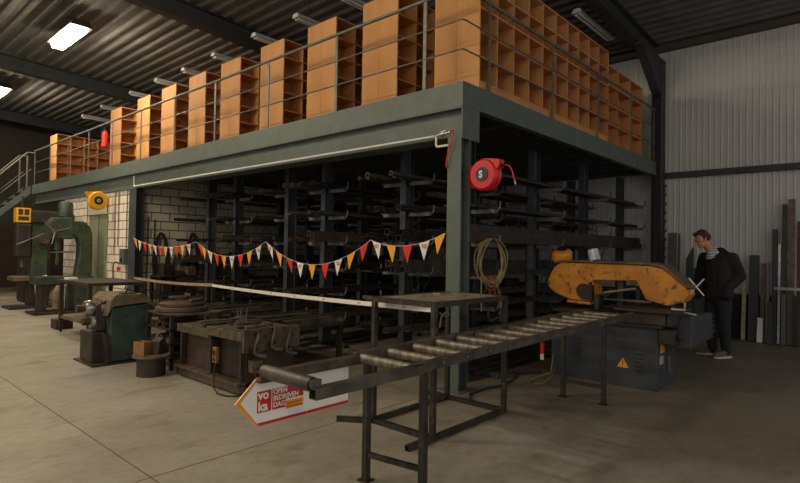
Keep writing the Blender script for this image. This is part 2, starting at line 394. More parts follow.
# ------------------------------------------------------------------ stair at the far end
st = thing('steel_stair', 'steel stair with handrail descending from the far end of the platform', 'stair', (0, 16.0, 0))
n = 15; run = .2; rise = ZD/(n+1)
for s in (0, .85):
    MB().prism([(0, ZD), (0, ZD-.25), (-n*run-.1, 0), (-n*run-.1, .12), (-n*run, .2)], s, s+.02, 'y').done('stringer', 'frame_green', st)
for i in range(n):
    MB().box(-(i+1)*run-.03, -i*run, .02, .85, ZD-(i+1)*rise-.02, ZD-(i+1)*rise).done('tread', 'post_dark', st)
for s in (.01, .86):
    MB().tube([(.1, s, ZD+1.0), (-.1, s, ZD+1.0), (-n*run, s, 1.05)], .02, 8).done('handrail', 'rail', st, smooth=True)
    MB().tube([(0, s, ZD+.5), (-n*run, s, .6)], .01, 8).done('mid_rail', 'rail', st, smooth=True)
    for i in (0, 4, 8, 12):
        MB().bar((-i*run-.1, s, ZD-(i+.5)*rise-.1), (-i*run-.1, s, ZD-(i+.5)*rise+1.0), .035, .035).done('rail_post', 'rail', st)

# ------------------------------------------------------------------ pigeonhole racks
def make_pigeon(name, L, ncol, nrow, H, label, group, W=.64):
    t = thing(name, label, 'storage rack', (0, 0, 0), 0, group); T = .018; ph = .10
    for xx in (0, L-T):
        for (a, bb) in ((0, W/2-.002), (W/2+.002, W)):
            MB().box(xx, xx+T, a, bb, 0, H).done('end_panel', 'wood', t)
    MB().box(T, L-T, W/2-.005, W/2+.005, ph, H-.01).done('back_panel', 'wood', t)
    MB().box(T, L-T, .01, W-.01, 0, ph-.001).done('plinth', 'wood', t)
    rh = (H-ph-T)/nrow
    for r in range(nrow+1):
        o = MB().box(T, L-T, .004, W/2-.006, ph+r*rh, ph+r*rh+T).box(T, L-T, W/2+.006, W-.004, ph+r*rh, ph+r*rh+T).done('shelf', 'wood', t)
    cw = (L-T)/ncol; dm = None
    for c in range(1, ncol):
        if dm is None:
            b = MB()
            for r in range(nrow):
                z0 = ph+r*rh+T+.0005; z1 = ph+(r+1)*rh-.0005
                b.box(-T/2, T/2, .006, W/2-.007, z0, z1); b.box(-T/2, T/2, W/2+.007, W-.006, z0, z1)
            dm = b.done('divider', 'wood', t); o = dm
        else: o = dm.copy(); C.objects.link(o)
        o.location = (c*cw+T/2, 0, 0); o.parent = t
    return t
G = 'pigeonhole racks standing on the platform'
pg = make_pigeon('pigeonhole_rack', 3.78, 10, 5, 1.52, 'x', G)
words = ['tall wooden pigeonhole rack at the near corner of the platform railing',
 'second wooden pigeonhole rack back from the near corner of the platform',
 'third wooden pigeonhole rack back from the near corner of the platform',
 'fourth wooden pigeonhole rack back from the near corner of the platform',
 'fifth wooden pigeonhole rack back from the near corner of the platform',
 'sixth wooden pigeonhole rack back from the near corner of the platform',
 'seventh wooden pigeonhole rack, fourth from the far end of the platform',
 'eighth wooden pigeonhole rack, just nearer than the one by the extinguisher',
 'wooden pigeonhole rack behind the red fire extinguisher on the railing',
 'lone wooden pigeonhole rack at the far stair end of the platform']
for i, y in enumerate((.06, 1.31, 2.5, 3.74, 5.0, 6.2, 7.4, 8.62, 10.2, 15.0)):
    o = pg if i == 0 else dup(pg)
    o.location = (.39, y, ZD); o['label'] = words[i]
pf = make_pigeon('wooden_shelf_unit', 1.9, 3, 4, 1.46, 'lower wooden shelf unit set back behind railing near the wall column', None, .4)
pf.location = (4.42, .22, ZD)

# ------------------------------------------------------------------ cantilever racks and stock
LEV = [.09, .45, .83, 1.2, 1.6, 2.0, 2.42]
LW = ['lowest', 'second lowest', 'third lowest', 'middle', 'third highest', 'second highest', 'top']
PX = [.9, 2.6, 4.36, 6.08]
racks = [(.55, (-1,), 'front rack behind the saw'), (1.55, (1, -1), 'rack beside the corner column'), (3.22, (-1, 1), 'rack behind the steel bench'),
         (4.17, (1,), 'fourth rack from corner column'), (5.8, (-1, 1), 'second rack from block wall'), (6.8, (1,), 'rack nearest block wall')]
arm_mesh = {}
def arm(side):
    if side not in arm_mesh:
        b = MB(); L = .42; s = side
        b.bar((0, .06*s, -.03), (0, .06*s+L, -.02), .05, .05)
        b.tube([(0, .06*s+s*L-.01*s, -.02), (0, s*(L+.08), -.02), (0, s*(L+.105), 0), (0, s*(L+.11), .04), (0, s*(L+.11), .09)], .013, 6) if False else b.tube([(0, s*(.06+L-.04), -.02), (0, s*(L+.07), -.02), (0, s*(L+.10), -.005), (0, s*(L+.115), .03), (0, s*(L+.12), .09)], .012, 6)
        arm_mesh[side] = b
    return arm_mesh[side]
arm_me = {}
def make_arm(side):
    b = MB(); s = side; L = .42
    b.bar((0, .05*s, -.03), (0, s*(L), -.03), .05, .05)
    b.tube([(0, s*(L-.02), -.03), (0, s*(L+.02), -.025), (0, s*(L+.045), 0), (0, s*(L+.05), .04), (0, s*(L+.05), .085)], .013, 6)
    return b
rk = []
for ri, (y, sides, rn) in enumerate(racks):
    t = thing('cantilever_rack', 'dark steel cantilever ' + rn, 'rack', (0, y, 0), 0, 'cantilever stock racks under the platform')
    for x in PX:
        zt = 2.98
        b = MB(); b.box(x-.09, x-.078, -.05, .05, .0, zt); b.box(x+.078, x+.09, -.05, .05, .0, zt); b.box(x-.078, x+.078, -.006, .006, 0, zt)
        b.box(x-.09, x+.09, -.05, -.038, 0, .02)
        b.done('upright', 'post_dark', t)
        for s in sides:
            MB().box(x-.05, x+.05, min(.05*s, .5*s), max(.05*s, .5*s), 0, .06).done('foot', 'post_dark', t)
            for z in LEV[1:]:
                if s not in arm_me:
                    o = make_arm(s).done('arm', 'arm_grey', t); arm_me[s] = o.data
                else:
                    o = bpy.data.objects.new('arm', arm_me[s]); C.objects.link(o); o.parent = t
                o.location = (x, 0, z)
    for k in range(3):
        MB().tube([(PX[k], 0, .5), (PX[k+1], 0, 2.4)], .008, 5).done('brace', 'post_dark', t)
# stock profiles
prof_cache = {}
def profile(kind, size, L):
    key = (kind, size, L)
    if key in prof_cache: return prof_cache[key]
    b = MB(); h = size/2
    if kind == 'pipe': b.cyl((0,0,h), (L,0,h), h, n=14, inner=size*.1)
    elif kind == 'square': b.bar((0,0,h), (L,0,h), size, size, hollow=size*.08)
    elif kind == 'flat': b.box(0, L, -h, h, 0, .012)
    elif kind == 'angle': b.prism([(-h, 0), (h, 0), (h, .006), (-h+.006, .006), (-h+.006, size), (-h, size)], 0, L, 'x')
    elif kind == 'channel': b.prism([(-h, 0), (h, 0), (h, size*.5), (h-.006, size*.5), (h-.006, .006), (-h+.006, .006), (-h+.006, size*.5), (-h, size*.5)], 0, L, 'x')
    o = b.done(kind, 'steel_mill', None, smooth=(kind == 'pipe')); me = o.data; bpy.data.objects.remove(o)
    prof_cache[key] = me; return me
NM = {'pipe': 'round_tube', 'square': 'square_tube', 'flat': 'flat_bar', 'angle': 'angle_bar', 'channel': 'channel_bar'}
DS = {'pipe': 'round tube', 'square': 'square tube', 'flat': 'flat bar', 'angle': 'angle bar', 'channel': 'channel bar'}
mats3 = [('steel_mill', 'grey'), ('steel_dark', 'dark'), ('steel_rust', 'rusty brown')]
rng = random.Random(3)
nb = 0
meshes = {}
def stock(kind, size, L, mi, loc, lab, grp):
    me = profile(kind, size, L)
    if (kind, size, L, mi) not in meshes:
        m2 = me.copy(); m2.materials.clear(); m2.materials.append(M[mats3[mi][0]]); meshes[(kind, size, L, mi)] = m2
    o = bpy.data.objects.new(NM[kind], meshes[(kind, size, L, mi)]); C.objects.link(o); o.location = loc
    tag(o, lab, 'steel bar', grp); return o
SIZES = {'pipe': (.048, .06, .076), 'square': (.04, .06, .08), 'flat': (.08,), 'angle': (.05,), 'channel': (.08, .1)}
for ri, (y, sides, rn) in enumerate(racks):
    for s in sides:
        for li, z in enumerate(LEV):
            if nb > 285: break
            kinds = rng.choice([('pipe',), ('square',), ('pipe', 'flat'), ('angle', 'flat'), ('channel',), ('square', 'angle'), ('pipe', 'square')])
            if ri == 1 and li == 6: kinds = ('pipe',)
            if ri == 1 and s == -1 and li in (3, 4): kinds = ('square',)
            if ri == 0 and li in (5,): kinds = ('pipe', 'flat')
            if ri == 0 and li == 4: kinds = ('square',)
            mi = rng.choice((0, 1, 1, 2)); off = .10; z0 = z - .004 if li else .061
            density = 5 if ri < 2 else 4
            row = 0; cnt = 0
            while off < .34 and cnt < density:
                k = kinds[0] if (len(kinds) == 1 or rng.random() < .6) else kinds[1]
                sz = rng.choice(SIZES[k]); sz = .08 if (ri == 1 and k == 'square' and s == -1) else (.1 if ri == 0 and li == 4 else sz)
                off += sz/2 + .004
                if off + sz/2 > .385: break
                L = rng.choice((5.7, 5.9)); x0 = rng.uniform(.25, .6)
                side_word = '' if len(sides) == 1 else (', near side' if s < 0 else ', far side')
                lab = '%s %s on %s arms of %s%s' % (mats3[mi][1], DS[k], LW[li], rn, side_word)
                grp = 'stock on %s arms of %s%s' % (LW[li], rn, side_word)
                o = stock(k, sz, L, mi, (x0, y + s*off, z0), lab, grp); nb += 1; cnt += 1
                # a second bar on top
                if k in ('square', 'channel') and rng.random() < (.7 if ri == 1 else .35):
                    zz = z0 + (sz if k == 'square' else .012) + .0015
                    if k == 'square':
                        stock(k, sz, L, mi, (x0 - rng.uniform(0, .12), y + s*off, zz), lab, grp); nb += 1
                off += sz/2 + .002
# long dark plates on top of each rack so the depth behind stays dark
print('stock bars', nb)

# ------------------------------------------------------------------ roof lights
def make_fluoro():
    t = thing('fluorescent_fitting', 'x', 'light fitting', (0,0,0), 0, 'unlit strip light fittings above the racks')
    MB().prism([(-.09, 0), (.09, 0), (.05, .07), (-.05, .07)], 0, 1.5, 'x').done('reflector', mat('grey white enamel', (196, 200, 202), rough=.45), t)
    for s in (-.035, .035): MB().cyl((.04, s, -.02), (1.46, s, -.02), .014, n=10).done('tube', 'white', t)
    for x in (.3, 1.2): MB().cyl((x, 0, .07), (x, 0, .42), .004, n=6).done('hanger', 'black', t)
    return t
fl = make_fluoro()
flw = ['strip light fitting hung above the second and third wooden racks', 'strip light fitting hung above the fourth wooden rack', 'strip light fitting hung above the fifth wooden rack',
       'strip light fitting hung above the sixth wooden rack', 'strip light fitting hung above the seventh wooden rack', 'strip light fitting hung above the eighth wooden rack', 'strip light fitting hung above the ninth wooden rack',
       'strip light fitting third from the far end of the platform', 'strip light fitting farthest away near the stair end', 'strip light fitting along the rafter above the near rack, close to wall']
for i, (x, y) in enumerate([(.97, 3.05), (.95, 4.22), (.95, 5.5), (.98, 7.05), (1.02, 8.45), (.96, 9.7), (1.0, 11.3), (1.03, 13.4), (1.08, 15.1), (3.84, .47)]):
    o = fl if i == 0 else dup(fl)
    o.location = (x, y, 5.46); o['label'] = flw[i]
def make_bay():
    t = thing('high_bay_lamp', 'x', 'lamp', (0,0,0), 0, 'lit high bay lamps')
    MB().prism([(-.2, 0), (.2, 0), (.13, .12), (-.13, .12)], -.75, .75, 'y').done('housing', 'rafter', t)
    MB().prism([(-.13, 0), (.13, 0), (.10, -.09), (-.10, -.09)], -.70, .70, 'y').done('lens', 'lamp', t)
    for y in (-.55, .55): MB().cyl((0, y, .12), (0, y, .36), .006, n=6).done('hanger', 'rail', t)
    return t
bay = make_bay()
for i, (x, y, lb) in enumerate([(-1.13, 8.9, 'glowing warm rectangular lamp hanging high above the work table'), (-1.08, 15.0, 'glowing warm lamp farther back, cut by the left edge of the photo'),
                            (-4.4, 8.9, 'warm high bay lamp over the open hall, nearer row'), (-4.4, 2.9, 'warm high bay lamp above the place the camera stands, nearer row'),
                            (-7.6, 9.1, 'warm high bay lamp over the open hall, far row'), (-7.6, 3.0, 'warm high bay lamp over the open hall, middle of far row'), (-7.6, -3.2, 'warm high bay lamp over the open hall behind the camera')]):
    o = bay if i == 0 else dup(bay)
    o.location = (x, y, roofz(x)-.30); o['label'] = lb
# ------------------------------------------------------------------ hose reels, pipe and hoses on the platform
def disc_reel(name, m, label, loc, rz, R=.19, T=.12, mark=True):
    """drum with axis along local -y (face), outlet towards local +x at the top"""
    t = thing(name, label, 'hose reel', loc, rz)
    prof = [(R*.45, -T*.5-.012), (R*.86, -T*.5-.01), (R*.97, -T*.5+.01), (R, -T*.3), (R*.94, -T*.12), (R*.94, T*.12), (R, T*.3), (R*.97, T*.5-.01), (R*.8, T*.5)]
    b = MB(); b.lathe(prof, axis='y', n=40)
    b.prism([(0, R*.3), (R*1.02, R*.34), (R*1.12, R*.5), (R*1.12, R*.86), (R*.2, R*.985), (0, R)], -T*.42, T*.42, 'y')
    b.done('drum_housing', m, t, smooth=True)
    MB().lathe([(R*.44, -T*.5-.02), (R*.44, -T*.5-.013)], axis='y', n=32).done('hub_cover', mat(name+' hub', (30, 44, 38), rough=.4), t)
    MB().bar((-R*1.15, T*.3, 0), (R*.1, T*.3, 0), .05, .14).bar((-R*1.17, T*.3, -.12), (-R*1.17, T*.3, .12), .1, .012, up=(1,0,0)).done('bracket', m, t)
    MB().cyl((R*1.12, 0, R*.55), (R*1.22, 0, R*.45), .014).done('outlet', 'rubber', t)
    return t
rr = disc_reel('hose_reel', 'red', 'round red hose reel hanging beside the top of the corner column', (.12, -.22, 2.28), -PI/2-0, .168, .12)
hub = [k for k in kids(rr) if k.name.startswith('hub')][0]
text_mesh('hub_mark', 'S', .1, 'white', hub, Matrix.Translation((-.03, -.088, -.035)) @ Matrix.Rotation(PI/2, 4, 'X'), bold=.004)
rh = MB().tube([(.24, 0, .085), (.28, .0, .07), (.31, 0, .02), (.335, 0, -.06), (.345, 0, -.09)], .007, 8).done('air_hose', 'red', rr, smooth=True)
MB().cyl((.345, 0, -.09), (.352, 0, -.125), .009).done('hose_fitting', 'steel_bright', rh)
yr = disc_reel('cable_reel', 'yellow', 'round yellow cable reel hanging under the beam above the olive door', (-.32, 9.5, 2.47), 0, .205, .15)
yr.scale = (-1, 1, 1)
text_mesh('hub_mark', 'o', .14, 'white', [k for k in kids(yr) if k.name.startswith('hub')][0], Matrix.Translation((-.035, -.102, -.035)) @ Matrix.Rotation(PI/2, 4, 'X'))
MB().tube([(-.2, 0, -.1), (-.24, 0, -.35), (-.23, 0, -.8), (-.2, 0, -1.3)], .006, 6).done('pull_cable', 'black', yr)
ap = thing('air_pipe', 'white painted air pipe running along the foot of the carrying beam', 'pipe', (0, 0, 0))
MB().tube([(-.03, 8.3, 2.735), (-.03, .34, 2.735), (-.03, .325, 2.72), (-.03, .325, 2.63), (-.03, .31, 2.615), (-.03, .16, 2.615)], .012, 8).done('pipe_run', 'white', ap, smooth=True)
MB().cyl((-.03, .34, 2.735), (-.03, .13, 2.75), .014).cyl((-.03, .26, 2.74), (-.03, .21, 2.745), .024).bar((-.03, .27, 2.77), (-.03, .19, 2.775), .01, .012).done('valve', 'steel_bright', ap)
MB().tube([(-.03, 8.3, 2.735), (-.03, 8.3, 2.95)], .009, 6).done('pipe_end', 'white', ap)
tag(MB().tube([(-.03, .13, 2.75), (-.035, .105, 2.77), (-.04, .085, 2.73), (-.04, .12, 2.64), (-.035, .155, 2.55), (-.03, .18, 2.45), (-.02, .195, 2.38)], .008, 8).done('red_hose', 'red', smooth=True), 'short red rubber hose looping down from the pipe at the corner column', 'hose')
# fire extinguisher on the railing
fe = thing('fire_extinguisher', 'small red fire extinguisher hanging on the railing at the far end', 'fire extinguisher', (-.062, 9.9, 3.72))
MB().lathe([(.05, 0), (.07, .02), (.07, .3), (.05, .36), (.025, .38)], n=20).done('cylinder_body', 'red', fe, smooth=True)
MB().cyl((0, 0, .38), (0, 0, .43), .018).bar((0, 0, .44), (-.08, 0, .46), .02, .015).done('valve_head', 'black', fe)
MB().tube([(0, 0, .42), (-.07, -.02, .38), (-.08, -.02, .2), (-.075, -.02, .1)], .01, 6).done('hose', 'rubber', fe)

# ------------------------------------------------------------------ bunting
bt = thing('pennant_bunting', 'string of red, orange and white pennants strung across the opening', 'bunting', (0, 0, 0))
spans = [((8.3, 1.66), (5.62, 1.575), .135, [8.2, 7.97, 7.74, 7.5, 7.27, 7.04, 6.8, 6.57, 6.36, 6.13, 5.9], 'OWROWROWROW'),
         ((5.62, 1.575), (3.52, 1.58), .235, [5.5, 5.36, 5.15, 4.93, 4.7, 4.45, 4.2, 3.95, 3.71], 'ROWROWROW'),
         ((3.52, 1.58), (1.32, 1.60), .32, [3.42, 3.19, 2.94, 2.69, 2.43, 2.16, 1.9, 1.66, 1.43], 'WORWORWOR'),
         ((1.32, 1.60), (.20, 1.67), .10, [1.22, .98, .73, .48, .26], 'WORWO')]
pts = []; fm = {}
def zs(sp, y):
    (ya, za), (yb, zb), sag = sp[0], sp[1], sp[2]; u = (y-ya)/(yb-ya); return za + (zb-za)*u - 4*sag*u*(1-u)*1.0
for sp in spans:
    for i in range(13):
        y = sp[0][0] + (sp[1][0]-sp[0][0])*i/12; pts.append((-.02, y, zs(sp, y)))
MB().tube(pts, .003, 5).done('cord', 'string', bt)
for sp in spans:
    for y, c in zip(sp[3], sp[4]):
        m = {'R': 'flag_red', 'O': 'flag_orange', 'W': 'flag_white'}[c]; wd = .075
        za, zb_ = zs(sp, y+wd)-.0, zs(sp, y-wd); zm = (za+zb_)/2
        sl = (zb_-za)/(-2*wd)
        tip = (rng.uniform(-.02, .02), y - sl*.12 + rng.uniform(-.012, .012), zm-.205)
        b = MB(); v = [b.bm.verts.new(p) for p in ((-.021, y+wd, za), (-.021, y-wd, zb_), tip, (-.019, y+wd, za), (-.019, y-wd, zb_), (tip[0]+.002, tip[1], tip[2]))]
        for f in ((0,1,2), (5,4,3), (0,3,4,1), (1,4,5,2), (2,5,3,0)): b.bm.faces.new([v[i] for i in f])
        fo = b.done('pennant', m, bt)
        if c == 'W':
            b = MB()
            for k, (dz, ww) in enumerate(((.035, .038), (.058, .032))):
                q = y; zc = zm - dz
                b.box(-.0245, -.0235, q-ww, q+ww, zc-.008, zc+.008)
            b.done('faded_print', 'print_red', fo)

# ------------------------------------------------------------------ barrier tapes
def ribbon(name, p0, p1, sag, w, m, label, marks=0):
    p0 = Vector(p0); p1 = Vector(p1); b = MB(); N_ = 24; L_ = []
    for i in range(N_+1):
        u = i/N_; p = p0.lerp(p1, u); p.z -= 4*sag*u*(1-u); L_.append(p)
    d = (p1-p0); sd = Vector((d.y, -d.x, 0)).normalized()*.0012
    rows = [[b.bm.verts.new(p+Vector((0,0,e*w/2))+sd*f) for e, f in ((-1,-1),(1,-1),(1,1),(-1,1))] for p in L_]
    for A, B in zip(rows, rows[1:]):
        for i in range(4): b.bm.faces.new((A[i], A[(i+1)%4], B[(i+1)%4], B[i]))
    b.bm.faces.new(rows[0]); b.bm.faces.new(rows[-1])
    o = tag(b.done(name, m), label, 'barrier tape')
    if marks:
        for k in range(marks):
            u = (k+.5)/marks; p = p0.lerp(p1, u); p.z -= 4*sag*u*(1-u); dd = d.normalized()
            MB().bar(p-dd*.03, p+dd*.03, .004, w*.5).done('printed_mark', 'pink', o)
    return o
ribbon('barrier_tape', (-.08, 4.95, .86), (-1.335, -.677, 1.02), .02, .042, 'tape', 'bright white barrier tape with red marks ending at the table leg', 8)
ribbon('barrier_tape', (0, 8.245, .83), (-.08, 4.97, .865), .03, .05, 'tape_old', 'dull brownish barrier tape between far column and the white tape', 5)
tp = thing('tape_post', 'thin dark post holding the tapes beside the trolley', 'post', (-.06, 4.96, 0))
MB().bar((0, 0, 0.01), (0, 0, .92), .025, .025).done('rod', 'steel_dark', tp); MB().box(-.1, .1, -.1, .1, 0, .012).done('foot_plate', 'steel_dark', tp)

# ------------------------------------------------------------------ roller conveyor with its extension
cv = thing('roller_conveyor', 'long steel roller conveyor on legs feeding the orange bandsaw', 'conveyor', (0, 0, 0))
def cz_(x): return .825 + (x+2.25)*.0085
YN, YF = -1.28, -.82; X0, X1 = -2.27, 1.38
for y, s in ((YN, 1), (YF, -1)):
    b = MB(); b.bar((X0, y, cz_(X0)-.035), (X1, y, cz_(X1)-.035), .008, .07); b.bar((X0, y+s*.018, cz_(X0)-.066), (X1, y+s*.018, cz_(X1)-.066), .036, .008)
    b.bar((X0, y-s*.018, cz_(X0)-.004), (X1, y-s*.018, cz_(X1)-.004), .036, .008)
    b.done('side_rail', 'steel_mill', cv, bevel=.001)
b = MB().cyl((0, YN+.01, 0), (0, YF-.01, 0), .031, n=20)
ro = b.done('roller', 'roller', cv, smooth=True); ro.location = (X0+.04, 0, cz_(X0)-.038)
b = MB().cyl((0, YN-.012, 0), (0, YF+.012, 0), .01, n=8)
ax = b.done('axle_end', 'steel_bright', ro)
for k in range(1, 14):
    o = ro.copy(); C.objects.link(o); o.parent = cv; x = X0+.04+k*.262; o.location = (x, 0, cz_(x)-.038)
    a2 = ax.copy(); C.objects.link(a2); a2.parent = o
for xl in (-2.18, .665):
    for y, s in ((YN+.02, 1), (YF-.02, -1)):
        x = xl
        zt = cz_(x)-.071
        x = x + (.06 if (y < -1 and x < 0) else 0)
        b = MB(); b.bar((x, y, .008), (x, y, zt), .042, .042, up=(1,0,0)); b.done('leg', 'steel_dark', cv, bevel=.002)
        MB().box(x-.04, x+.04, y-.04, y+.04, 0, .008).done('foot_plate', 'steel_dark', cv)
    b = MB(); b.bar((xl+(.055 if xl < 0 else 0), YN+.045, .17), (xl, YF-.045, .17), .03, .03); b.done('cross_rung', 'steel_dark', cv)
for y in (YN, YF):
    MB().bar((-2.985, y, .782), (-2.18 if y == YN else -2.185, y, .782), .055, .055, hollow=.005).done('extension_tube', 'steel_mill', cv)
er = MB().cyl((-2.962, YN+.029, .818), (-2.962, YF-.029, .818), .037, n=24, inner=.006).done('end_roller', 'steel_mill', cv, smooth=True)
MB().box(-2.99, -2.93, YN+.0, YN+.028, .8105, .845).done('bearing_plate', 'steel_mill', er)

# ------------------------------------------------------------------ arrow sign
SY = -.80
sg = thing('arrow_sign', 'white arrow shaped sign with red and orange lettering under conveyor extension', 'sign', (0, SY, 0))
L0, L1, R1 = -3.11, -2.975, -2.31; zb0, zt0 = .515, .78; zm = (zb0+zt0)/2+.01
MB().prism([(L1, zb0), (R1, zb0), (R1, zt0), (L1, zt0), (L0, zm)], 0, .006, 'y').done('panel', 'sign_white', sg)
b = MB(); e = .028
b.prism([(L0, zm), (L1, zt0), (L1+.02, zt0-.0), (L0+e+.005, zm), (L1+.012, zb0+.0), (L1, zb0)], -.0015, -.0002, 'y')
b.done('arrow_border', 'sign_orange', sg)
MB().box(L1, R1, -.0012, -.0001, zb0, zb0+.016).done('base_stripe', 'sign_red', sg)
ls = MB(); ls.box(-2.975, -2.885, -.0022, -.0006, .585, .700); lg = ls.done('logo_square', 'sign_red', sg)
b = MB(); b.prism([(-2.878, .585), (-2.79, .585), (-2.79, .628), (-2.665, .628), (-2.665, .700), (-2.878, .700)], -.0022, -.0006, 'y'); tb = b.done('title_block', 'sign_red', sg)
R = Matrix.Rotation(PI/2, 4, 'X')
text_mesh('lettering', 'vo', .072, 'sign_white', lg, Matrix.Translation((-2.970, -.003, .656)) @ R, sx=.95, bold=.0016)
text_mesh('lettering', 'ka', .072, 'sign_white', lg, Matrix.Translation((-2.970, -.003, .594)) @ R, sx=.95, bold=.0016)
for tx, z in (('OPEN', .670), ('BEDRIJVEN', .634), ('DAG', .598)):
    text_mesh('lettering', tx, .040, 'sign_white', tb, Matrix.Translation((-2.873, -.003, z)) @ R, sx=.9, bold=.0006)
ob = MB().box(-2.785, -2.665, -.0022, -.0006, .572, .618).done('date_patch', 'sign_orange', sg)
b = MB()
for k, (z, w_) in enumerate(((.602, .10), (.584, .105))):
    x = -2.778
    for i in range(7):
        ww = w_/7*.75; b.box(x, x+ww, -.0032, -.0023, z-.004, z+.004); x += w_/7
b.done('small_print', 'sign_red', ob)
b = MB()
for x in (L1+.01, -2.64, R1-.01): b.cyl((x, 0, zb0+.008), (x, -.004, zb0+.008), .005, n=8)
b.done('screw', 'steel_bright', sg)

# ------------------------------------------------------------------ steel frame table behind the conveyor
ft = thing('frame_table', 'tall square tube table with a dusty top beside the corner column', 'table', (0, 0, 0))
ax0, ax1, ay0, ay1 = -1.32, -.27, -.70, -.05; W_ = .042
for x in (ax0, ax1):
    for y in (ay0, ay1): MB().bar((x, y, .045), (x, y, 1.035), W_, W_, up=(1,0,0)).done('leg', 'steel_dark', ft, bevel=.002)
for y in (ay0, ay1):
    MB().bar((ax0-.021, y, .022), (ax1+.021, y, .022), W_, W_, hollow=.004).done('base_rail', 'steel_dark', ft)
    MB().bar((ax0-.021, y, 1.056), (ax1+.021, y, 1.056), W_, W_).done('top_rail', 'steel_dark', ft)
for x in (ax0, ax1):
    MB().bar((x, ay0+.022, .022), (x, ay1-.022, .022), W_, W_).done('base_rail', 'steel_dark', ft)
    MB().bar((x, ay0+.022, 1.056), (x, ay1-.022, 1.056), W_, W_).done('top_rail', 'steel_dark', ft)
MB().box(ax0+.02, ax1-.02, ay0+.02, ay1-.02, 1.063, 1.075).done('top_plate', 'table_top', ft)
MB().bar((ax0-.30, ay0, .022), (ax0-.022, ay0, .022), W_, W_, hollow=.004).done('stub_tube', 'steel_dark', ft)
MB().bar((ax0-.022, ay1+.01, .022), (ax0-.19, ay1+.25, .022), W_, W_, hollow=.004).done('stub_tube', 'steel_dark', ft)
MB().bar((ax1, ay1+.022, .022), (ax1, ay1+.28, .022), W_, W_, hollow=.004).done('stub_tube', 'steel_dark', ft)
MB().bar((ax0-.0, ay1+.022, 1.065), (ax0+.02, ay1+.16, 1.065), .03, .03, hollow=.004).done('stub_tube', 'steel_mill', ft)
tag(MB().box(-.66, -.48, -.24, -.16, 1.0755, 1.087).done('steel_offcut', 'steel_bright', bevel=.002), 'small bright flat offcut lying on the frame table top', 'offcut')
gc = thing('g_clamp', 'dark clamp hanging under the right end of the frame table', 'clamp', (-.62, -.705, .93))
MB().tube([(0, -.04, .06), (0, -.04, -.02), (.03, -.04, -.05), (.2, -.04, -.03)], .01, 6).done('clamp_frame', 'steel_dark', gc); MB().cyl((.2, -.04, -.07), (.2, -.04, .05), .007, n=8).done('screw', 'steel_mill', gc)
tag(MB().tube([(-1.30, -.735, 1.0), (-1.27, -.74, .975), (-1.22, -.745, .965), (-1.18, -.745, .985), (-1.22, -.75, 1.0), (-1.27, -.75, .985), (-1.29, -.745, .96), (-1.30, -.74, .88)], .006, 6).done('tape_knot', 'rail', smooth=True), 'knotted pale tape end tied on the middle leg of the frame table', 'tape')

# coiled hose and straps hanging on the front rack
ch = thing('coiled_hose', 'tan air hose coiled and hung on the front rack by the column', 'hose', (.57, .0, 1.63))
for k in range(8):
    a = rng.uniform(.2, .31); bb = rng.uniform(.24, .31); ph = rng.uniform(-.08, .08); yy = rng.uniform(-.035, .0)
    MB().tube([(a*math.sin(t)+ph*(1-math.cos(t))*.5, yy+.02*math.sin(2*t+k), -bb+bb*math.cos(t)) for t in [2*PI*i/28 for i in range(28)]], .008, 6, closed=True).done('hose_loop', 'hose_tan', ch, smooth=True)
MB().tube([(.1, -.02, -.5), (.16, -.03, -.62), (.2, -.03, -.75), (.17, -.03, -.86)], .008, 6).done('hose_tail', 'hose_tan', ch, smooth=True)
MB().tube([(-.2, -.02, -.35), (-.22, -.03, -.55), (-.21, -.03, -.8)], .008, 6).done('hose_tail', 'hose_tan', ch, smooth=True)
MB().tube([(0, .14, -.02), (0, -.04, -.005), (0, -.07, .02), (0, -.07, .06)], .011, 6).done('hook', 'steel_dark', ch)
for k, x in enumerate((.50, .60)):
    s = tag(MB().bar((x, -.03, 1.22), (x+.05, -.03, .92), .025, .01, up=(0,1,0)).done('red_strap', 'strap_red'), 'red webbing strap hanging below the hose coil, %s one' % ('left' if k == 0 else 'right'), 'strap')

# ------------------------------------------------------------------ bandsaw
bs = thing('bandsaw', 'large horizontal bandsaw with orange bow and dark grey cabinet', 'bandsaw', (0, 0, 0))
cb = MB().box(1.57, 2.25, -1.49, -.26, .0, .69).done('cabinet', 'saw_grey', bs, bevel=.006)
b = MB()
for (y0, zz) in ((-.55, .47), (-.84, .36), (-1.25, .38)):
    for k in range(5): b.bar((1.567, y0-.0, zz-.045*k), (1.567, y0-.09, zz-.045*k-.008), .006, .01)
b.done('vent_slot', 'black', cb)
tr = MB().prism([(-1.06, .21), (-1.19, .21), (-1.125, .32)], 1.564, 1.5695, 'x').done('warning_triangle', 'yellow', cb, )
MB().prism([(-1.119, .285), (-1.131, .285), (-1.128, .245), (-1.122, .245)], 1.5625, 1.564, 'x').box(1.5625, 1.564, -1.13, -1.12, .225, .236).done('exclamation_mark', 'black', tr)
MB().box(1.66, 1.80, -1.496, -1.4905, .40, .50).done('yellow_label', 'yellow', cb, rot=None)
MB().box(1.64, 1.76, -1.495, -1.4905, .28, .37).done('white_label', mat('dirty label', (168, 160, 148), rough=.6), cb)
MB().cyl((1.92, -1.49, .2), (1.92, -1.53, .2), .012, n=8).box(1.9, 1.94, -1.52, -1.50, .16, .34).done('door_handle', 'steel_bright', cb)
MB().box(1.50, 2.3, -1.55, -.22, .69, .725).done('bed_tray', 'saw_grey', bs, bevel=.005)
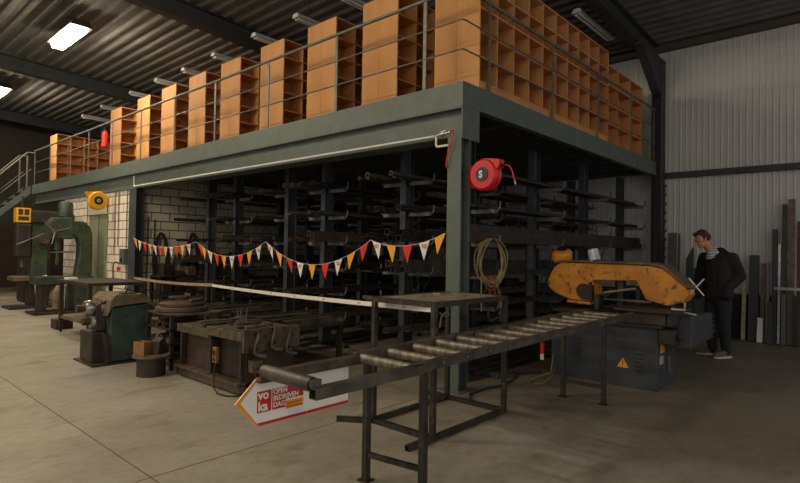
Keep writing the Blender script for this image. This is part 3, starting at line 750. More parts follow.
# vise block on the bed
b = MB(); b.box(1.45, 1.50, -1.62, -1.12, .73, .86).box(1.45, 2.0, -1.66, -1.6, .73, .86).box(1.45, 2.05, -1.16, -1.1, .73, .86).box(1.40, 2.1, -1.70, -1.08, .86, .89)
b.done('vise_base', 'g_dark', bs, bevel=.004)
b = MB(); b.box(1.5, 2.1, -1.08, -.30, .78, .815).box(1.55, 1.7, -.85, -.8, .835, 1.0).box(1.9, 2.2, -1.2, -1.15, .89, 1.08)
b.done('cutting_table', 'steel_dark', bs, bevel=.003)
b = MB(); b.box(1.62, 1.7, -1.06, -.34, .725, .80).box(2.05, 2.15, -1.06, -.34, .725, .80); b.done('table_pedestal', 'saw_grey', bs)
MB().cyl((1.62, -.88, 1.03), (1.75, -1.2, 1.09), .014).done('guide_rod', 'hose_tan', bs)
# bow
bow = [(-.10, 1.06), (-.11, 1.17), (-.15, 1.25), (-.21, 1.33), (-.29, 1.365), (-.76, 1.365), (-1.33, 1.355), (-1.47, 1.33), (-1.72, 1.12), (-1.74, 1.04), (-1.68, .96), (-1.52, .915), (-1.30, .965), (-1.19, 1.175), (-.88, 1.165), (-.68, 1.16), (-.70, .99), (-.66, .90), (-.39, .91), (-.19, .98)]
bw = MB().prism(bow, 1.78, 2.06, 'x').done('bow', 'saw_orange', bs, bevel=.012)
MB().prism([(-.20, 1.345), (-.29, 1.375), (-1.33, 1.362), (-1.475, 1.337), (-1.728, 1.125), (-1.745, 1.14), (-1.485, 1.36), (-1.34, 1.39), (-.29, 1.40), (-.19, 1.365)], 1.75, 2.09, 'x').done('bow_cap', 'saw_top', bs, bevel=.004)
MB().prism([(-.38, .905), (-.67, .895), (-.67, .865), (-.38, .875)], 1.74, 2.0, 'x').done('blade_guard', 'saw_orange', bs)
MB().prism([(-.42, 1.30), (-1.25, 1.29), (-1.25, 1.265), (-.42, 1.275)], 1.768, 1.781, 'x').done('bow_rib', 'saw_orange', bs)
MB().box(1.80, 1.802, -1.35, -.66, .93, .955).done('blade', 'steel_mill', bs)
b = MB(); b.cyl((1.74, -.58, 1.03), (1.82, -.58, 1.03), .085, n=20).box(1.72, 1.8, -.70, -.56, .93, 1.1).cyl((1.72, -.68, 1.02), (1.72, -.68, 1.14), .02, n=10)
b.done('blade_guide', 'g_dark', bs, bevel=.003)
b = MB(); b.box(1.84, 1.96, -1.02, -.96, .84, 1.22); b.done('guide_arm', 'steel_dark', bs)
mo = MB().lathe([(.085, 0), (.125, .02), (.13, .10), (.11, .135), (.06, .15)], c=(0, 0, 0), n=24).done('motor', 'motor_yellow', bs, smooth=True, loc=(1.9, -.24, 1.385), rot=(.1, -.35, 0))
MB().lathe([(.06, .151), (.065, .165), (.04, .175)], n=16).done('fan_cap', 'black', mo)
MB().box(-.05, .05, .08, .125, .0, .06).done('terminal_box', 'motor_yellow', mo)
cp = MB().cyl((0, 0, -.075), (0, 0, .065), .065, n=20).done('chrome_tank', 'chrome', bs, smooth=True, loc=(1.8, -.69, 1.46), rot=(-.35, .2, 0))
MB().bar((1.9, -.6, 1.39), (1.86, -.7, 1.45), .02, .02).done('tank_arm', 'saw_top', bs)
hw = MB().cyl((1.82, -1.72, 1.13), (1.8, -1.80, 1.14), .025, n=12).done('handwheel_hub', 'g_brown', bs, smooth=True)
b = MB()
for a in (.8, 2.35, 3.95, 5.5): b.cyl((1.8, -1.81, 1.14), (1.8-.05*math.cos(a), -1.81-.115*math.cos(a), 1.14+.125*math.sin(a)), .007, n=8)
b.done('star_handle', 'chrome', hw)
b = MB(); b.cyl((1.6, -1.62, .90), (1.6, -1.76, .90), .018, n=10).bar((1.6, -1.75, .98), (1.6, -1.75, .87), .02, .02).bar((1.6, -1.75, .875), (1.6, -1.86, .86), .016, .016); b.done('vise_crank', 'steel_bright', bs)
b = MB(); b.prism([(1.75, .82), (2.65, .80), (2.75, .56), (2.7, .50), (1.75, .48)], -1.78, -1.50, 'y'); b.done('control_cabinet', 'saw_grey', bs, bevel=.01)
b = MB()
for k in range(4): b.cyl((2.66+.02*k, -1.79, .76-.06*k), (2.66+.02*k, -1.80, .76-.06*k), .015, n=10)
b.done('push_button', 'steel_mill', bs)
b = MB(); b.box(1.55, 1.8, -1.66, -1.5, .52, .68).cyl((1.67, -1.67, .6), (1.67, -1.7, .6), .04, n=14); b.done('gearbox', 'g_dark', bs, bevel=.006)
MB().tube([(2.0, -.12, 1.3), (1.95, .0, 1.15), (1.9, .02, .95), (1.95, -.1, .75)], .01, 6).done('supply_hose', 'rubber', bs, smooth=True)
# plug and cables by the conveyor leg
pl_ = thing('power_plug', 'red and white industrial plug hanging beside the saw cabinet', 'plug', (1.35, -.25, .2))
MB().cyl((0, 0, .07), (0, 0, .2), .026, n=14).done('plug_body', 'red', pl_, smooth=True); MB().cyl((0, 0, .0), (0, 0, .07), .024, n=14).done('plug_collar', 'white', pl_, smooth=True); MB().cyl((0, 0, .2), (0, 0, .25), .016, n=10).done('cable_gland', 'black', pl_, smooth=True)
MB().tube([(0, 0, .25), (.01, 0, .32), (.05, 0, .38), (.12, .0, .40), (.19, -.02, .40)], .009, 6).done('cable', 'rubber', pl_, smooth=True)
tag(MB().tube([(1.5, -.18, .012), (1.2, .0, .012), (.9, -.12, .012), (.6, -.18, .012), (.3, -.12, .012), (.0, -.14, .012), (-.2, -.3, .012)], .011, 6).done('power_cable', 'rubber', smooth=True), 'black cable snaking over the floor from the saw cabinet to the racks', 'cable')
tag(MB().tube([(1.54, -.33, .1), (1.35, -.38, .02), (1.0, -.45, .012), (.85, -.38, .014), (.95, -.28, .012), (1.3, -.27, .02), (1.5, -.29, .03), (1.555, -.3, .25)], .008, 6).done('air_hose', 'hose_tan', smooth=True), 'pale hose loop on the floor beside the saw cabinet', 'hose')

# ------------------------------------------------------------------ person
ps = thing('person', 'man in black jacket, dark jeans and canvas shoes looking down at the saw', 'person', (4.45, -1.485, 0), math.radians(150))
def blob(name, parts, m, parent, vox=.014, smooth=2):
    """overlapping tapered limbs and ellipsoids fused into one continuous surface"""
    b = MB()
    for p in parts:
        if p[0] == 'e': b.sphere(p[1], 1, 20, p[2])
        else:
            pts_, rs = p[1], p[2]
            for q, r in zip(pts_, rs): b.sphere(q, r, 14)
            for (q0, r0), (q1, r1) in zip(zip(pts_, rs), list(zip(pts_, rs))[1:]): b.cyl(q0, q1, r0, r1, 14)
    o = b.done(name, m, parent)
    r = o.modifiers.new('fuse', 'REMESH'); r.mode = 'VOXEL'; r.voxel_size = vox; r.use_smooth_shade = True
    s = o.modifiers.new('soften', 'SMOOTH'); s.factor = .5; s.iterations = smooth
    return o
hx, hz_ = .24, 1.715          # head centre, bowed forward
tilt = math.radians(28)
def hp(x, y, z):              # head space: x forward, z up, pitched down
    u = x*math.cos(tilt) + z*math.sin(tilt); a = math.radians(-24)
    return (hx + u*math.cos(a) - y*math.sin(a), -.075 + u*math.sin(a) + y*math.cos(a), hz_ - x*math.sin(tilt) + z*math.cos(tilt))
Lsh, Lel, Lha = (-.02, .20, 1.44), (-.12, .25, 1.19), (.05, .20, 1.04)
Rsh, Rel, Rha = (.05, -.20, 1.44), (.04, -.28, 1.16), (.17, -.2, 1.04)
def hand(c, d):
    out = [('t', [c, tuple(Vector(c)+Vector(d)*.08)], [.026, .034])]
    base = Vector(c)+Vector(d)*.08; side = Vector((d[1], -d[0], 0)).normalized()
    for k, ln in enumerate((.07, .08, .075, .06)):
        q = base + side*(k-1.5)*.019; q2 = q + Vector(d)*ln*.55; q3 = q2 + (Vector(d)*.7+Vector((0,0,-.7)))*ln*.45
        out.append(('t', [tuple(q), tuple(q2), tuple(q3)], [.0095, .009, .0075]))
    th = Vector(c)+Vector(d)*.03+side*.03; out.append(('t', [tuple(th), tuple(th+side*.03+Vector(d)*.03), tuple(th+side*.035+Vector(d)*.065)], [.012, .01, .008]))
    return out
body = [('e', hp(-.01, 0, .03), (.098, .077, .105)), ('e', hp(.025, 0, -.04), (.066, .058, .075)), ('e', hp(.075, 0, -.085), (.022, .026, .02)),
        ('t', [hp(.088, 0, .02), hp(.112, 0, -.022)], [.010, .017]), ('t', [hp(.082, -.035, .03), hp(.082, .035, .03)], [.012, .012]),
        ('t', [hp(.088, -.018, -.052), hp(.088, .018, -.052)], [.009, .009]),
        ('e', hp(-.012, .078, -.01), (.02, .01, .03)), ('e', hp(-.012, -.078, -.01), (.02, .01, .03)),
        ('t', [hp(-.02, 0, -.06), (.12, -.03, 1.55), (.06, 0, 1.46)], [.058, .06, .075]),
        ('t', [(.06, 0, 1.42), (.04, 0, 1.25), (0, 0, 1.05), (0, 0, .95)], [.12, .125, .12, .125]),
        ('t', [(.06, 0, 1.42), Lsh], [.08, .06]), ('t', [(.06, 0, 1.42), Rsh], [.08, .06]),
        ('t', [Lsh, Lel, Lha], [.055, .042, .03]), ('t', [Rsh, Rel, Rha], [.055, .042, .03]),
        ('t', [(0, .09, .92), (.02, .11, .5), (-.02, .12, .09)], [.085, .058, .042]), ('t', [(0, -.09, .92), (.03, -.1, .5), (0, -.1, .09)], [.085, .058, .042]),
        ('t', [(-.02, .12, .06), (.06, .122, .045)], [.035, .03]), ('t', [(0, -.1, .06), (.05, -.14, .045)], [.035, .03])] + hand(Lha, (.6, 0, -.75)) + hand(Rha, (.45, 0, -.85))
blob('body', body, 'skin', ps, .009, 1)
b = MB()
for s in (-1, 1): b.sphere(hp(.083, s*.03, .008), .0105, 10)
b.done('eyes', 'black', ps, smooth=True)
blob('hair', [('e', hp(-.03, 0, .06), (.092, .088, .088)), ('e', hp(-.065, 0, .01), (.06, .078, .075)), ('e', hp(.03, 0, .10), (.05, .06, .035)), ('t', [hp(-.01, .08, .03), hp(-.0, .079, .0)], [.014, .01]), ('t', [hp(-.01, -.08, .03), hp(-.0, -.079, .0)], [.014, .01])], 'hair', ps, .010, 1)
blob('shirt', [('t', [(.115, 0, 1.525), (.08, 0, 1.46)], [.078, .1]), ('e', (.12, 0, 1.45), (.09, .09, .09))], 'shirt', ps, .012, 1)
jk = [('t', [(.04, 0, 1.38), (.03, 0, 1.25), (.01, 0, 1.08), (.0, 0, .93)], [.175, .19, .195, .20]), ('t', [(.05, .09, 1.38), (.05, .1, .93)], [.13, .12]), ('t', [(.05, -.09, 1.38), (.05, -.1, .93)], [.13, .12]),
      ('t', [(-.06, 0, 1.40), (-.1, 0, 1.25), (-.07, 0, .95)], [.14, .13, .13]),
      ('t', [(.02, 0, 1.45), Lsh], [.10, .095]), ('t', [(.02, 0, 1.45), Rsh], [.10, .095]),
      ('t', [Lsh, Lel, Lha], [.095, .082, .085]), ('t', [Rsh, Rel, Rha], [.095, .082, .085]), ('e', tuple(Vector(Lha)+Vector((.02, 0, -.1))), (.08, .08, .11)), ('e', tuple(Vector(Rha)+Vector((.02, 0, -.1))), (.08, .08, .11)),
      ('t', [(.0, .10, 1.53), (-.04, 0, 1.55), (.0, -.10, 1.53)], [.045, .06, .045]), ('e', (-.09, 0, 1.49), (.075, .12, .07))]
jo = blob('jacket', jk, 'jacket', ps, .014, 3)
b = MB().bar((.205, 0, .86), (.215, 0, 1.36), .006, .012); b.done('zip', 'steel_dark', jo)
blob('jeans', [('t', [(0, .06, .93), (.01, .10, .7), (.02, .11, .5), (-.015, .12, .1)], [.125, .105, .082, .068]), ('t', [(0, -.06, .93), (.02, -.09, .7), (.03, -.10, .5), (0, -.1, .1)], [.125, .105, .082, .068]), ('e', (0, 0, .92), (.14, .17, .12))], 'jeans', ps, .013, 2)
for (fx, fy, an) in ((-.02, .122, -.1), (0, -.102, -.75)):
    def sp(d, l, z): return (fx+d*math.cos(an)-l*math.sin(an), fy+d*math.sin(an)+l*math.cos(an), z)
    so = blob('shoe', [('t', [sp(-.03, 0, .072), sp(.05, 0, .07), sp(.15, 0, .05), sp(.2, 0, .044)], [.046, .046, .038, .03])], 'shoe', ps, .01, 2)
    MB().prism([sp(.065+.155*math.cos(a), .047*math.sin(a), 0)[:2] for a in [2*PI*i/20 for i in range(20)]], 0, .022, 'z').done('sole', 'sole', so)

# ------------------------------------------------------------------ steel leaning on the right wall
def leaner(kind, y, h, w, dpt, m, label, lean=.16, x=6.52, dy=0, z0=0):
    b = MB()
    if kind == 'flat': b.box(-dpt/2, dpt/2, -w/2, w/2, 0, h)
    elif kind == 'channel': b.prism([(-dpt/2, -w/2), (dpt/2, -w/2), (dpt/2, -w/2+.008), (-dpt/2+.008, -w/2+.008), (-dpt/2+.008, w/2-.008), (dpt/2, w/2-.008), (dpt/2, w/2), (-dpt/2, w/2)], 0, h, 'z')
    elif kind == 'tube': b.bar((0, 0, 0), (0, 0, h), w, dpt, hollow=.006)
    elif kind == 'slant': b.prism([(-w/2, 0), (w/2, 0), (w/2, h-.25), (-w/2, h)], -dpt/2, dpt/2, 'x')
    o = b.done({'flat': 'steel_plank', 'channel': 'steel_channel', 'tube': 'steel_tube', 'slant': 'steel_plate'}[kind], m, bevel=.002)
    o.location = (x, y, z0+.008); o.rotation_euler = (dy, math.atan(lean/max(h, .5)) if x < 6.56 else .02, 0)
    tag(o, label, 'steel bar'); return o
leaner('flat', -1.45, 1.15, .06, .03, mat('pale birch', (190, 180, 160), (150, 138, 118), .8, 0, 18), 'narrow pale mottled plank leaning on wall just right of the man', .14, 6.5)
leaner('channel', -1.60, 1.5, .14, .07, 'post_dark', 'wide dark steel channel leaning on wall beside the pale plank', .14, 6.5)
leaner('flat', -1.735, 1.36, .06, .05, 'bench_top', 'brown grey flat bar leaning right of the wide dark channel', .14, 6.48)
leaner('tube', -1.80, 1.38, .05, .05, mat('grey tube', (110, 114, 118), rough=.5), 'grey square tube leaning beside the brown grey flat bar', .14, 6.5)
leaner('flat', -1.71, .42, .08, .03, 'flag_white', 'short white board standing at the foot of the brown grey bar', .1, 6.40)
leaner('tube', -1.90, 1.95, .07, .07, 'post_dark', 'tall dark square tube left of the clamp rail on the wall', .14, 6.5)
leaner('flat', -1.965, 1.7, .04, .03, 'steel_bright', 'slim pale grey strip between tall dark tubes on the wall', .14, 6.5)
leaner('channel', -2.035, 2.38, .07, .07, 'post_dark', 'very tall dark channel leaning next to the tallest brown plank', .18, 6.48)
leaner('flat', -2.13, 2.46, .10, .045, 'bench_top', 'tallest brown grey plank leaning against the right wall', .16, 6.49)
leaner('flat', -2.25, 2.08, .08, .05, 'bench_brown', 'brown plank leaning at the right edge of the photo', .16, 6.48)
leaner('tube', -2.05, .85, .09, .06, mat('blue grey tube', (86, 92, 98), rough=.5), 'short blue grey tube standing below the clamp rail', .03, 6.385)
leaner('tube', -2.20, .82, .09, .06, 'steel_dark', 'short dark tube standing below the clamp rail at photo edge', .03, 6.385)
leaner('channel', -1.86, .7, .07, .05, 'post_dark', 'short dark channel standing at foot of the tall dark tube', .03, 6.37)
cr = thing('clamp_rail', 'pale horizontal clamp rail holding the tall bars against the wall', 'rail', (0, 0, 0))
MB().box(6.28, 6.32, -2.6, -1.93, .93, .975).done('front_bar', 'steel_bright', cr); MB().box(6.32, 6.70, -1.945, -1.93, .93, .975).done('side_bar', 'steel_dark', cr)
MB().box(6.32, 6.70, -2.6, -2.585, .93, .975).done('side_bar', 'steel_dark', cr)
leaner('flat', -.31, 1.9, .14, .04, mat('grey plate', (104, 104, 100), (86, 86, 82), .6, .2, 4), 'grey flat plate leaning on wall between wall column and the man', .1, 6.35)
leaner('tube', -.42, 1.88, .035, .035, 'steel_mill', 'thin grey tube leaning next to the grey flat plate', .1, 6.38)
leaner('slant', -.60, 1.66, .13, .03, 'post_dark', 'dark plate with slanted top leaning behind the man', .1, 6.4)
leaner('flat', -.80, 1.25, .24, .04, 'post_dark', 'broad low dark plate leaning on wall behind the man', .1, 6.4)
leaner('flat', -1.12, 1.05, .3, .04, 'steel_dark', 'broadest dark plate leaning behind the man\'s legs', .1, 6.4)
hk = thing('hook_strip', 'vertical strip of small pegs fixed to the wall column', 'hook strip', (6.43, -.16, 0))
MB().box(-.012, .012, -.012, .012, .95, 2.85).done('strip', 'steel_dark', hk)
for k in range(11): MB().tube([(0, 0, 2.78-.17*k), (-.07, -.05, 2.78-.17*k), (-.09, -.06, 2.82-.17*k)], .012, 6).done('peg', 'steel_mill', hk)
# ------------------------------------------------------------------ heavy steel bench with levers
bn = thing('lever_bench', 'heavy oily brown steel bench with three bent levers on its end plate', 'workbench', (0, 0, 0))
MB().box(-1.60, -1.02, 2.04, 2.86, .10, .54).done('body_panel', 'bench_brown', bn, bevel=.004)
MB().box(-1.55, -1.04, 1.36, 2.02, .10, .54).done('body_panel', 'g_dark', bn, bevel=.004)
b = MB(); b.box(-1.66, -.80, 2.06, 3.0, .555, .585).box(-1.675, -1.655, 2.06, 3.0, .50, .59).box(-1.60, -.9, 2.4, 2.46, .585, .61); b.done('table_plate', 'bench_top', bn, bevel=.003)
b = MB(); b.box(-1.68, -.98, 1.16, 2.04, .60, .63).box(-1.70, -1.675, 1.16, 2.04, .545, .635); b.done('table_plate', 'bench_top', bn, bevel=.003)
MB().box(-1.70, -1.02, 1.10, 1.155, .44, .665).done('end_plate', 'bench_top', bn, bevel=.004)
MB().box(-1.62, -1.06, 1.20, 1.36, .12, .45).done('end_box', 'g_dark', bn, bevel=.004)
b = MB(); b.box(-1.72, -1.66, 1.22, 2.95, .10, .13).box(-1.69, -1.63, 1.22, 2.95, .02, .09).box(-1.655, -1.60, 1.22, 2.95, .10, .125); b.done('foot_rail', 'bench_top', bn, bevel=.003)
for y in (1.26, 2.03, 2.88): MB().box(-1.665, -1.61, y-.025, y+.025, .0, .555).done('leg', 'g_dark', bn)
for y in (1.26, 2.03, 2.88): MB().box(-1.06, -1.01, y-.025, y+.025, .0, .555).done('leg', 'g_dark', bn)
MB().cyl((-1.40, 1.17, .33), (-1.40, 1.36, .33), .15, n=20).done('round_casing', 'g_dark', bn, smooth=True)
b = MB(); b.box(-1.62, -1.50, 1.05, 1.16, .24, .36).cyl((-1.56, 1.03, .3), (-1.56, 1.06, .3), .045, n=14); b.done('pump_block', 'bench_top', bn, bevel=.005)
for k, (x, h) in enumerate(((-1.58, .60), (-1.38, .645), (-1.20, .58))):
    b = MB(); b.tube([(x+.03, 1.07, h+.02), (x+.02, 1.045, h), (x-.02, 1.03, h-.09), (x-.03, 1.03, h-.16), (x, 1.0, h-.185), (x+.07, .97, h-.195)], [.015, .02, .016, .016, .02, .02], 8)
    b.cyl((x+.03, 1.10, h-.13), (x+.0, 1.0, h-.15), .02, n=12); b.done('lever', 'steel_mill', bn, smooth=True)
sw = MB().box(-1.735, -1.70, 1.70, 1.80, .28, .44).done('switch_box', 'box_card', bn, bevel=.004)
b = MB(); b.box(-1.742, -1.736, 1.725, 1.775, .36, .41).box(-1.742, -1.736, 1.73, 1.77, .30, .33); b.done('switch_face', 'black', sw)
MB().tube([(-1.73, 1.72, .28), (-1.76, 1.68, .18), (-1.79, 1.62, .06), (-1.80, 1.5, .012), (-1.78, 1.3, .01), (-1.7, 1.2, .01)], .008, 6).done('cable', 'rubber', bn, smooth=True)
bn.scale = (1, .77, 1); bn.location = (0, .525, 0)
# loose steel on the bench
rng2 = random.Random(11)
for k in range(12):
    y = .525 + .77*(1.24 + .066*k); L = rng2.uniform(.12, .3); xx = rng2.uniform(-1.6, -1.3); h = rng2.choice((.02, .03, .045))
    o = MB().box(-L/2, L/2, -.019, .019, 0, h).cyl((-.03, 0, h), (-.03, 0, h+.012), .014, n=8).done('steel_offcut', ('bench_top', 'steel_mill', 'bench_brown')[k % 3], bevel=.002)
    o.location = (xx+.1, y, .6305); o.rotation_euler = (0, 0, rng2.uniform(-.12, .12))
    tag(o, 'small oily steel offcut lying on the lever bench top', 'offcut', 'offcuts on the lever bench')
for k in range(9):
    y = .525 + .77*(2.10+.10*k); L = rng2.uniform(.2, .5)
    o = MB().box(-L/2, L/2, -.025, .025, 0, rng2.choice((.015, .03))).done('steel_offcut', ('bench_top', 'steel_mill', 'bench_brown')[k % 3], bevel=.002)
    o.location = (-1.35, y, (.586 if not 2.33 < y < 2.46 else .611)); o.rotation_euler = (0, 0, rng2.uniform(-.1, .1))
    tag(o, 'thin steel scrap bar lying on the lower half of the bench', 'offcut', 'scrap bars on the lower bench half')
fp = thing('flange_plate', 'round steel flange plate with standing bolts on the bench back', 'flange', (-.94, 2.62, .586))
MB().cyl((0, 0, .0), (0, 0, .03), .13, n=32).cyl((0, 0, .03), (0, 0, .05), .09, n=24).done('disc', 'bench_top', fp, smooth=True)
for a in range(5): MB().cyl((.06*math.cos(a*1.257), .06*math.sin(a*1.257), .05), (.06*math.cos(a*1.257), .06*math.sin(a*1.257), .13), .013, n=8).done('bolt', 'steel_mill', fp)
# low table behind with long profiles
lt = thing('low_stock_table', 'low dark steel table piled with long bars behind the lever bench', 'table', (0, 0, 0))
MB().box(-.72, .15, 1.95, 4.8, .50, .54).done('table_plate', 'g_dark', lt)
for x in (-.68, .11):
    for y in (2.0, 3.4, 4.7): MB().box(x-.03, x+.03, y-.03, y+.03, 0, .50).done('leg', 'g_dark', lt)
pl2 = ['rusty brown', 'grey']
for k in range(16):
    y = 2.0 + .17*k; kd = rng2.choice(('box', 'pipe', 'flat')); L = rng2.uniform(.7, 1.0)
    b = MB()
    if kd == 'box': b.bar((0, 0, .04), (L, 0, .04), .08, .08, hollow=.006); nm = 'square_tube'
    elif kd == 'pipe': b.cyl((0, 0, .035), (L, 0, .035), .035, n=14, inner=.005); nm = 'round_tube'
    else: b.box(0, L, -.05, .05, 0, .025); nm = 'flat_bar'
    o = b.done(nm, ('steel_mill', 'g_dark', 'steel_dark')[k % 3], smooth=False); o.location = (-.75 + rng2.uniform(-.1, 0), y, .5405)
    tag(o, 'oily short %s laid crosswise on the low table behind the bench' % nm.replace('_', ' '), 'steel bar', 'bars on the low stock table')
# ------------------------------------------------------------------ trolley with round dies
tr_ = thing('shelf_trolley', 'narrow dark shelf trolley left of the lever bench loaded with steel', 'trolley', (0, 0, 0))
for x in (-1.64, -1.0):
    for y in (3.04, 3.70): MB().box(x-.02, x+.02, y-.02, y+.02, 0.0, .66).done('post', 'g_dark', tr_)
for z in (.12, .3, .47, .645): MB().box(-1.66, -.98, 3.02, 3.72, z, z+.02).done('shelf', 'bench_top' if z > .6 else 'g_dark', tr_)
for li, z in enumerate((.14, .32, .49)):
    for k in range(5):
        y = 3.12+.11*k; r = rng2.uniform(.035, .05)
        o = (MB().cyl((0, 0, r), (.5, 0, r), r, n=16, inner=.012) if k % 2 else MB().box(0, .5, -r, r, 0, r*1.3)).done('steel_blank', ('bench_top', 'g_dark', 'steel_dark')[k % 3])
        o.location = (-1.66+rng2.uniform(0, .06), y, z+.0005); tag(o, 'dark steel blank stored on the %s shelf of the trolley' % ['bottom', 'second', 'third'][li], 'steel blank', 'blanks on the %s shelf of the trolley' % ['bottom', 'second', 'third'][li])
dp = thing('round_die', 'large flat round brown steel die lying on the shelf trolley', 'die', (-1.33, 3.42, .666))
MB().lathe([(.30, 0), (.32, .01), (.32, .05), (.30, .06)], n=40).done('lower_disc', 'steel_rust', dp, smooth=True)
MB().lathe([(.25, .061), (.27, .07), (.27, .10), (.2, .115), (.1, .12)], n=40).done('upper_disc', 'bench_brown', dp, smooth=True)
for k, (x, y, L, a) in enumerate(((-1.2, 3.3, .28, .5), (-1.35, 3.5, .22, -.4), (-1.25, 3.45, .2, 1.2))):
    o = MB().box(-L/2, L/2, -.025, .025, 0, .03).done('steel_wedge', 'bench_top', bevel=.003); o.location = (x, y, .787+k*.0305); o.rotation_euler = (0, 0, a)
    tag(o, 'bright worn steel wedge piled on top of the round die', 'wedge', 'wedges on the round die')
# ------------------------------------------------------------------ drum stool with box
dr = thing('drum_stand', 'squat dark drum with a pale disc lid beside the teal roller machine', 'drum', (-1.90, 2.98, 0))
MB().cyl((0, 0, 0), (0, 0, .215), .155, n=32).done('drum', 'g_dark', dr, smooth=True)
MB().cyl((0, 0, .2155), (0, 0, .235), .2, n=36).done('lid_disc', 'g_brown', dr, smooth=True)
bx = thing('wooden_box', 'small ochre wooden box standing on the drum lid', 'box', (-1.98, 3.04, .2355), .5)
MB().box(-.06, .06, -.07, .07, 0, .015).box(-.06, -.05, -.07, .07, .015, .15).box(.05, .06, -.07, .07, .015, .15).done('box_side', 'box_card', bx); MB().box(-.05, .05, -.07, -.06, .015, .15).box(-.05, .05, .06, .07, .015, .15).done('box_end', 'box_card', bx)
gr = thing('grinder_block', 'dark greasy block with a pale handle on the drum lid', 'tool', (-1.82, 2.98, .2355), .4)
MB().prism([(-.07, 0), (.08, 0), (.08, .1), (.02, .19), (-.05, .15)], -.06, .06, 'y').done('block', 'g_dark', gr, bevel=.006); MB().tube([(-.03, 0, .15), (-.05, 0, .2), (.0, 0, .235), (.05, 0, .18)], .008, 6).done('handle', 'hose_tan', gr)

# ------------------------------------------------------------------ section rolling machine
rm = thing('rolling_machine', 'old teal section rolling machine with two bright rollers at its left', 'machine', (0, 0, 0))
MB().prism([(-2.03, .03), (-1.52, .03), (-1.52, .70), (-1.58, .74), (-2.0, .70), (-2.03, .66)], 3.86, 4.46, 'y').done('main_body', 'g_teal', rm, bevel=.015)
b = MB(); b.prism([(-2.10, .40), (-2.03, .36), (-2.02, .03), (-2.06, .03)], 3.85, 4.45, 'y'); b.done('side_cover', 'g_dark', rm)
MB().prism([(-2.08, .60), (-2.04, .80), (-1.98, .87), (-1.66, .87), (-1.55, .80), (-1.50, .70), (-1.52, .69), (-1.60, .75), (-2.0, .72)], 3.84, 4.48, 'y').done('sloped_hood', 'g_brown', rm, bevel=.01)
b = MB(); b.tube([(-1.85, 3.9, .87), (-1.83, 3.9, .91), (-1.78, 4.1, .93), (-1.7, 4.0, .88)], .012, 6).box(-1.9, -1.72, 3.88, 3.98, .86, .885); b.done('lifting_handle', 'black', rm)
MB().box(-2.20, -2.05, 3.98, 4.40, .02, .40).done('front_pedestal', 'g_dark', rm, bevel=.01)
MB().box(-2.24, -1.48, 3.82, 4.5, 0, .02).done('base_plate', 'g_dark', rm)
for z, x0 in ((.70, -2.17), (.53, -2.10)):
    r = MB().lathe([(.05, -.22), (.085, -.21), (.10, -.17), (.10, -.14), (.075, -.13), (.075, -.06), (.11, -.05), (.11, .0), (.07, .02), (.05, .12)], c=(x0+.12, 4.08, z), axis='x', n=28).done('bending_roller', 'steel_bright', rm, smooth=True)
    MB().cyl((x0-.10, 4.08, z), (x0-.18, 4.08, z), .045, n=16).done('roller_nut', 'bench_brown', r, smooth=True)
MB().prism([(-2.16, .42), (-2.04, .42), (-2.04, .80), (-2.16, .74)], 3.98, 4.18, 'y').done('bearing_block', 'g_dark', rm, bevel=.01)
MB().tube([(-1.53, 4.0, .62), (-1.35, 3.98, .66), (-1.26, 3.96, .58), (-1.25, 3.95, .42)], .02, 8).done('hanging_cable', 'rubber', rm, smooth=True)
MB().lathe([(.03, 0), (.04, .03), (.035, .14), (.015, .17)], c=(-1.25, 3.95, .25), n=14).done('pendant_switch', 'black', rm, smooth=True)

# ------------------------------------------------------------------ work table
wt = thing('steel_work_table', 'large flat dark steel work table with long lower shelf on casters', 'table', (0, 0, 0))
tx0, tx1, ty0, ty1, tz = -1.67, -.78, 5.8, 7.25, .90
MB().box(tx0, tx1, ty0, ty1, tz-.05, tz).done('table_top', 'g_dark', wt, bevel=.004)
for x in (tx0+.05, tx1-.05):
    for y in (ty0+.05, ty1-.05):
        MB().box(x-.03, x+.03, y-.03, y+.03, .08, tz-.05).done('leg', 'g_dark', wt)
        MB().cyl((x-.015, y, .035), (x+.015, y, .035), .035, n=16).box(x-.02, x+.02, y-.012, y+.012, .04, .08).done('caster', 'black', wt)
b = MB(); b.box(tx0+.03, tx0+.08, ty0+.08, ty1-.08, .24, .28).box(tx1-.08, tx1-.03, ty0+.08, ty1-.08, .24, .28).box(tx0+.08, tx1-.08, ty0+.1, ty1-.1, .25, .265); b.done('lower_shelf', 'g_brown', wt)
tag(MB().box(-1.60, -1.45, 6.95, 7.15, .9005, .93).done('paper_block', 'flag_white'), 'small pale block at the far left corner of the work table', 'block')
tag(MB().box(-1.62, -1.35, 7.45, 7.75, 0, .17).done('dark_crate', 'g_dark', bevel=.01), 'small dark crate on the floor left of the work table', 'crate')
for k, (x, y) in enumerate(((-1.2, 6.1), (-1.15, 6.5), (-1.25, 6.9))):
    tag(MB().cyl((x, y, .2655), (x, y, .2655+.22), .09, n=20).done('tin_can', 'm_green' if k == 1 else 'g_dark', smooth=True), '%s tin standing on lower shelf of the work table, %s' % (('dark', 'green', 'black')[k], ('nearest one', 'middle one', 'farthest one')[k]), 'tin')

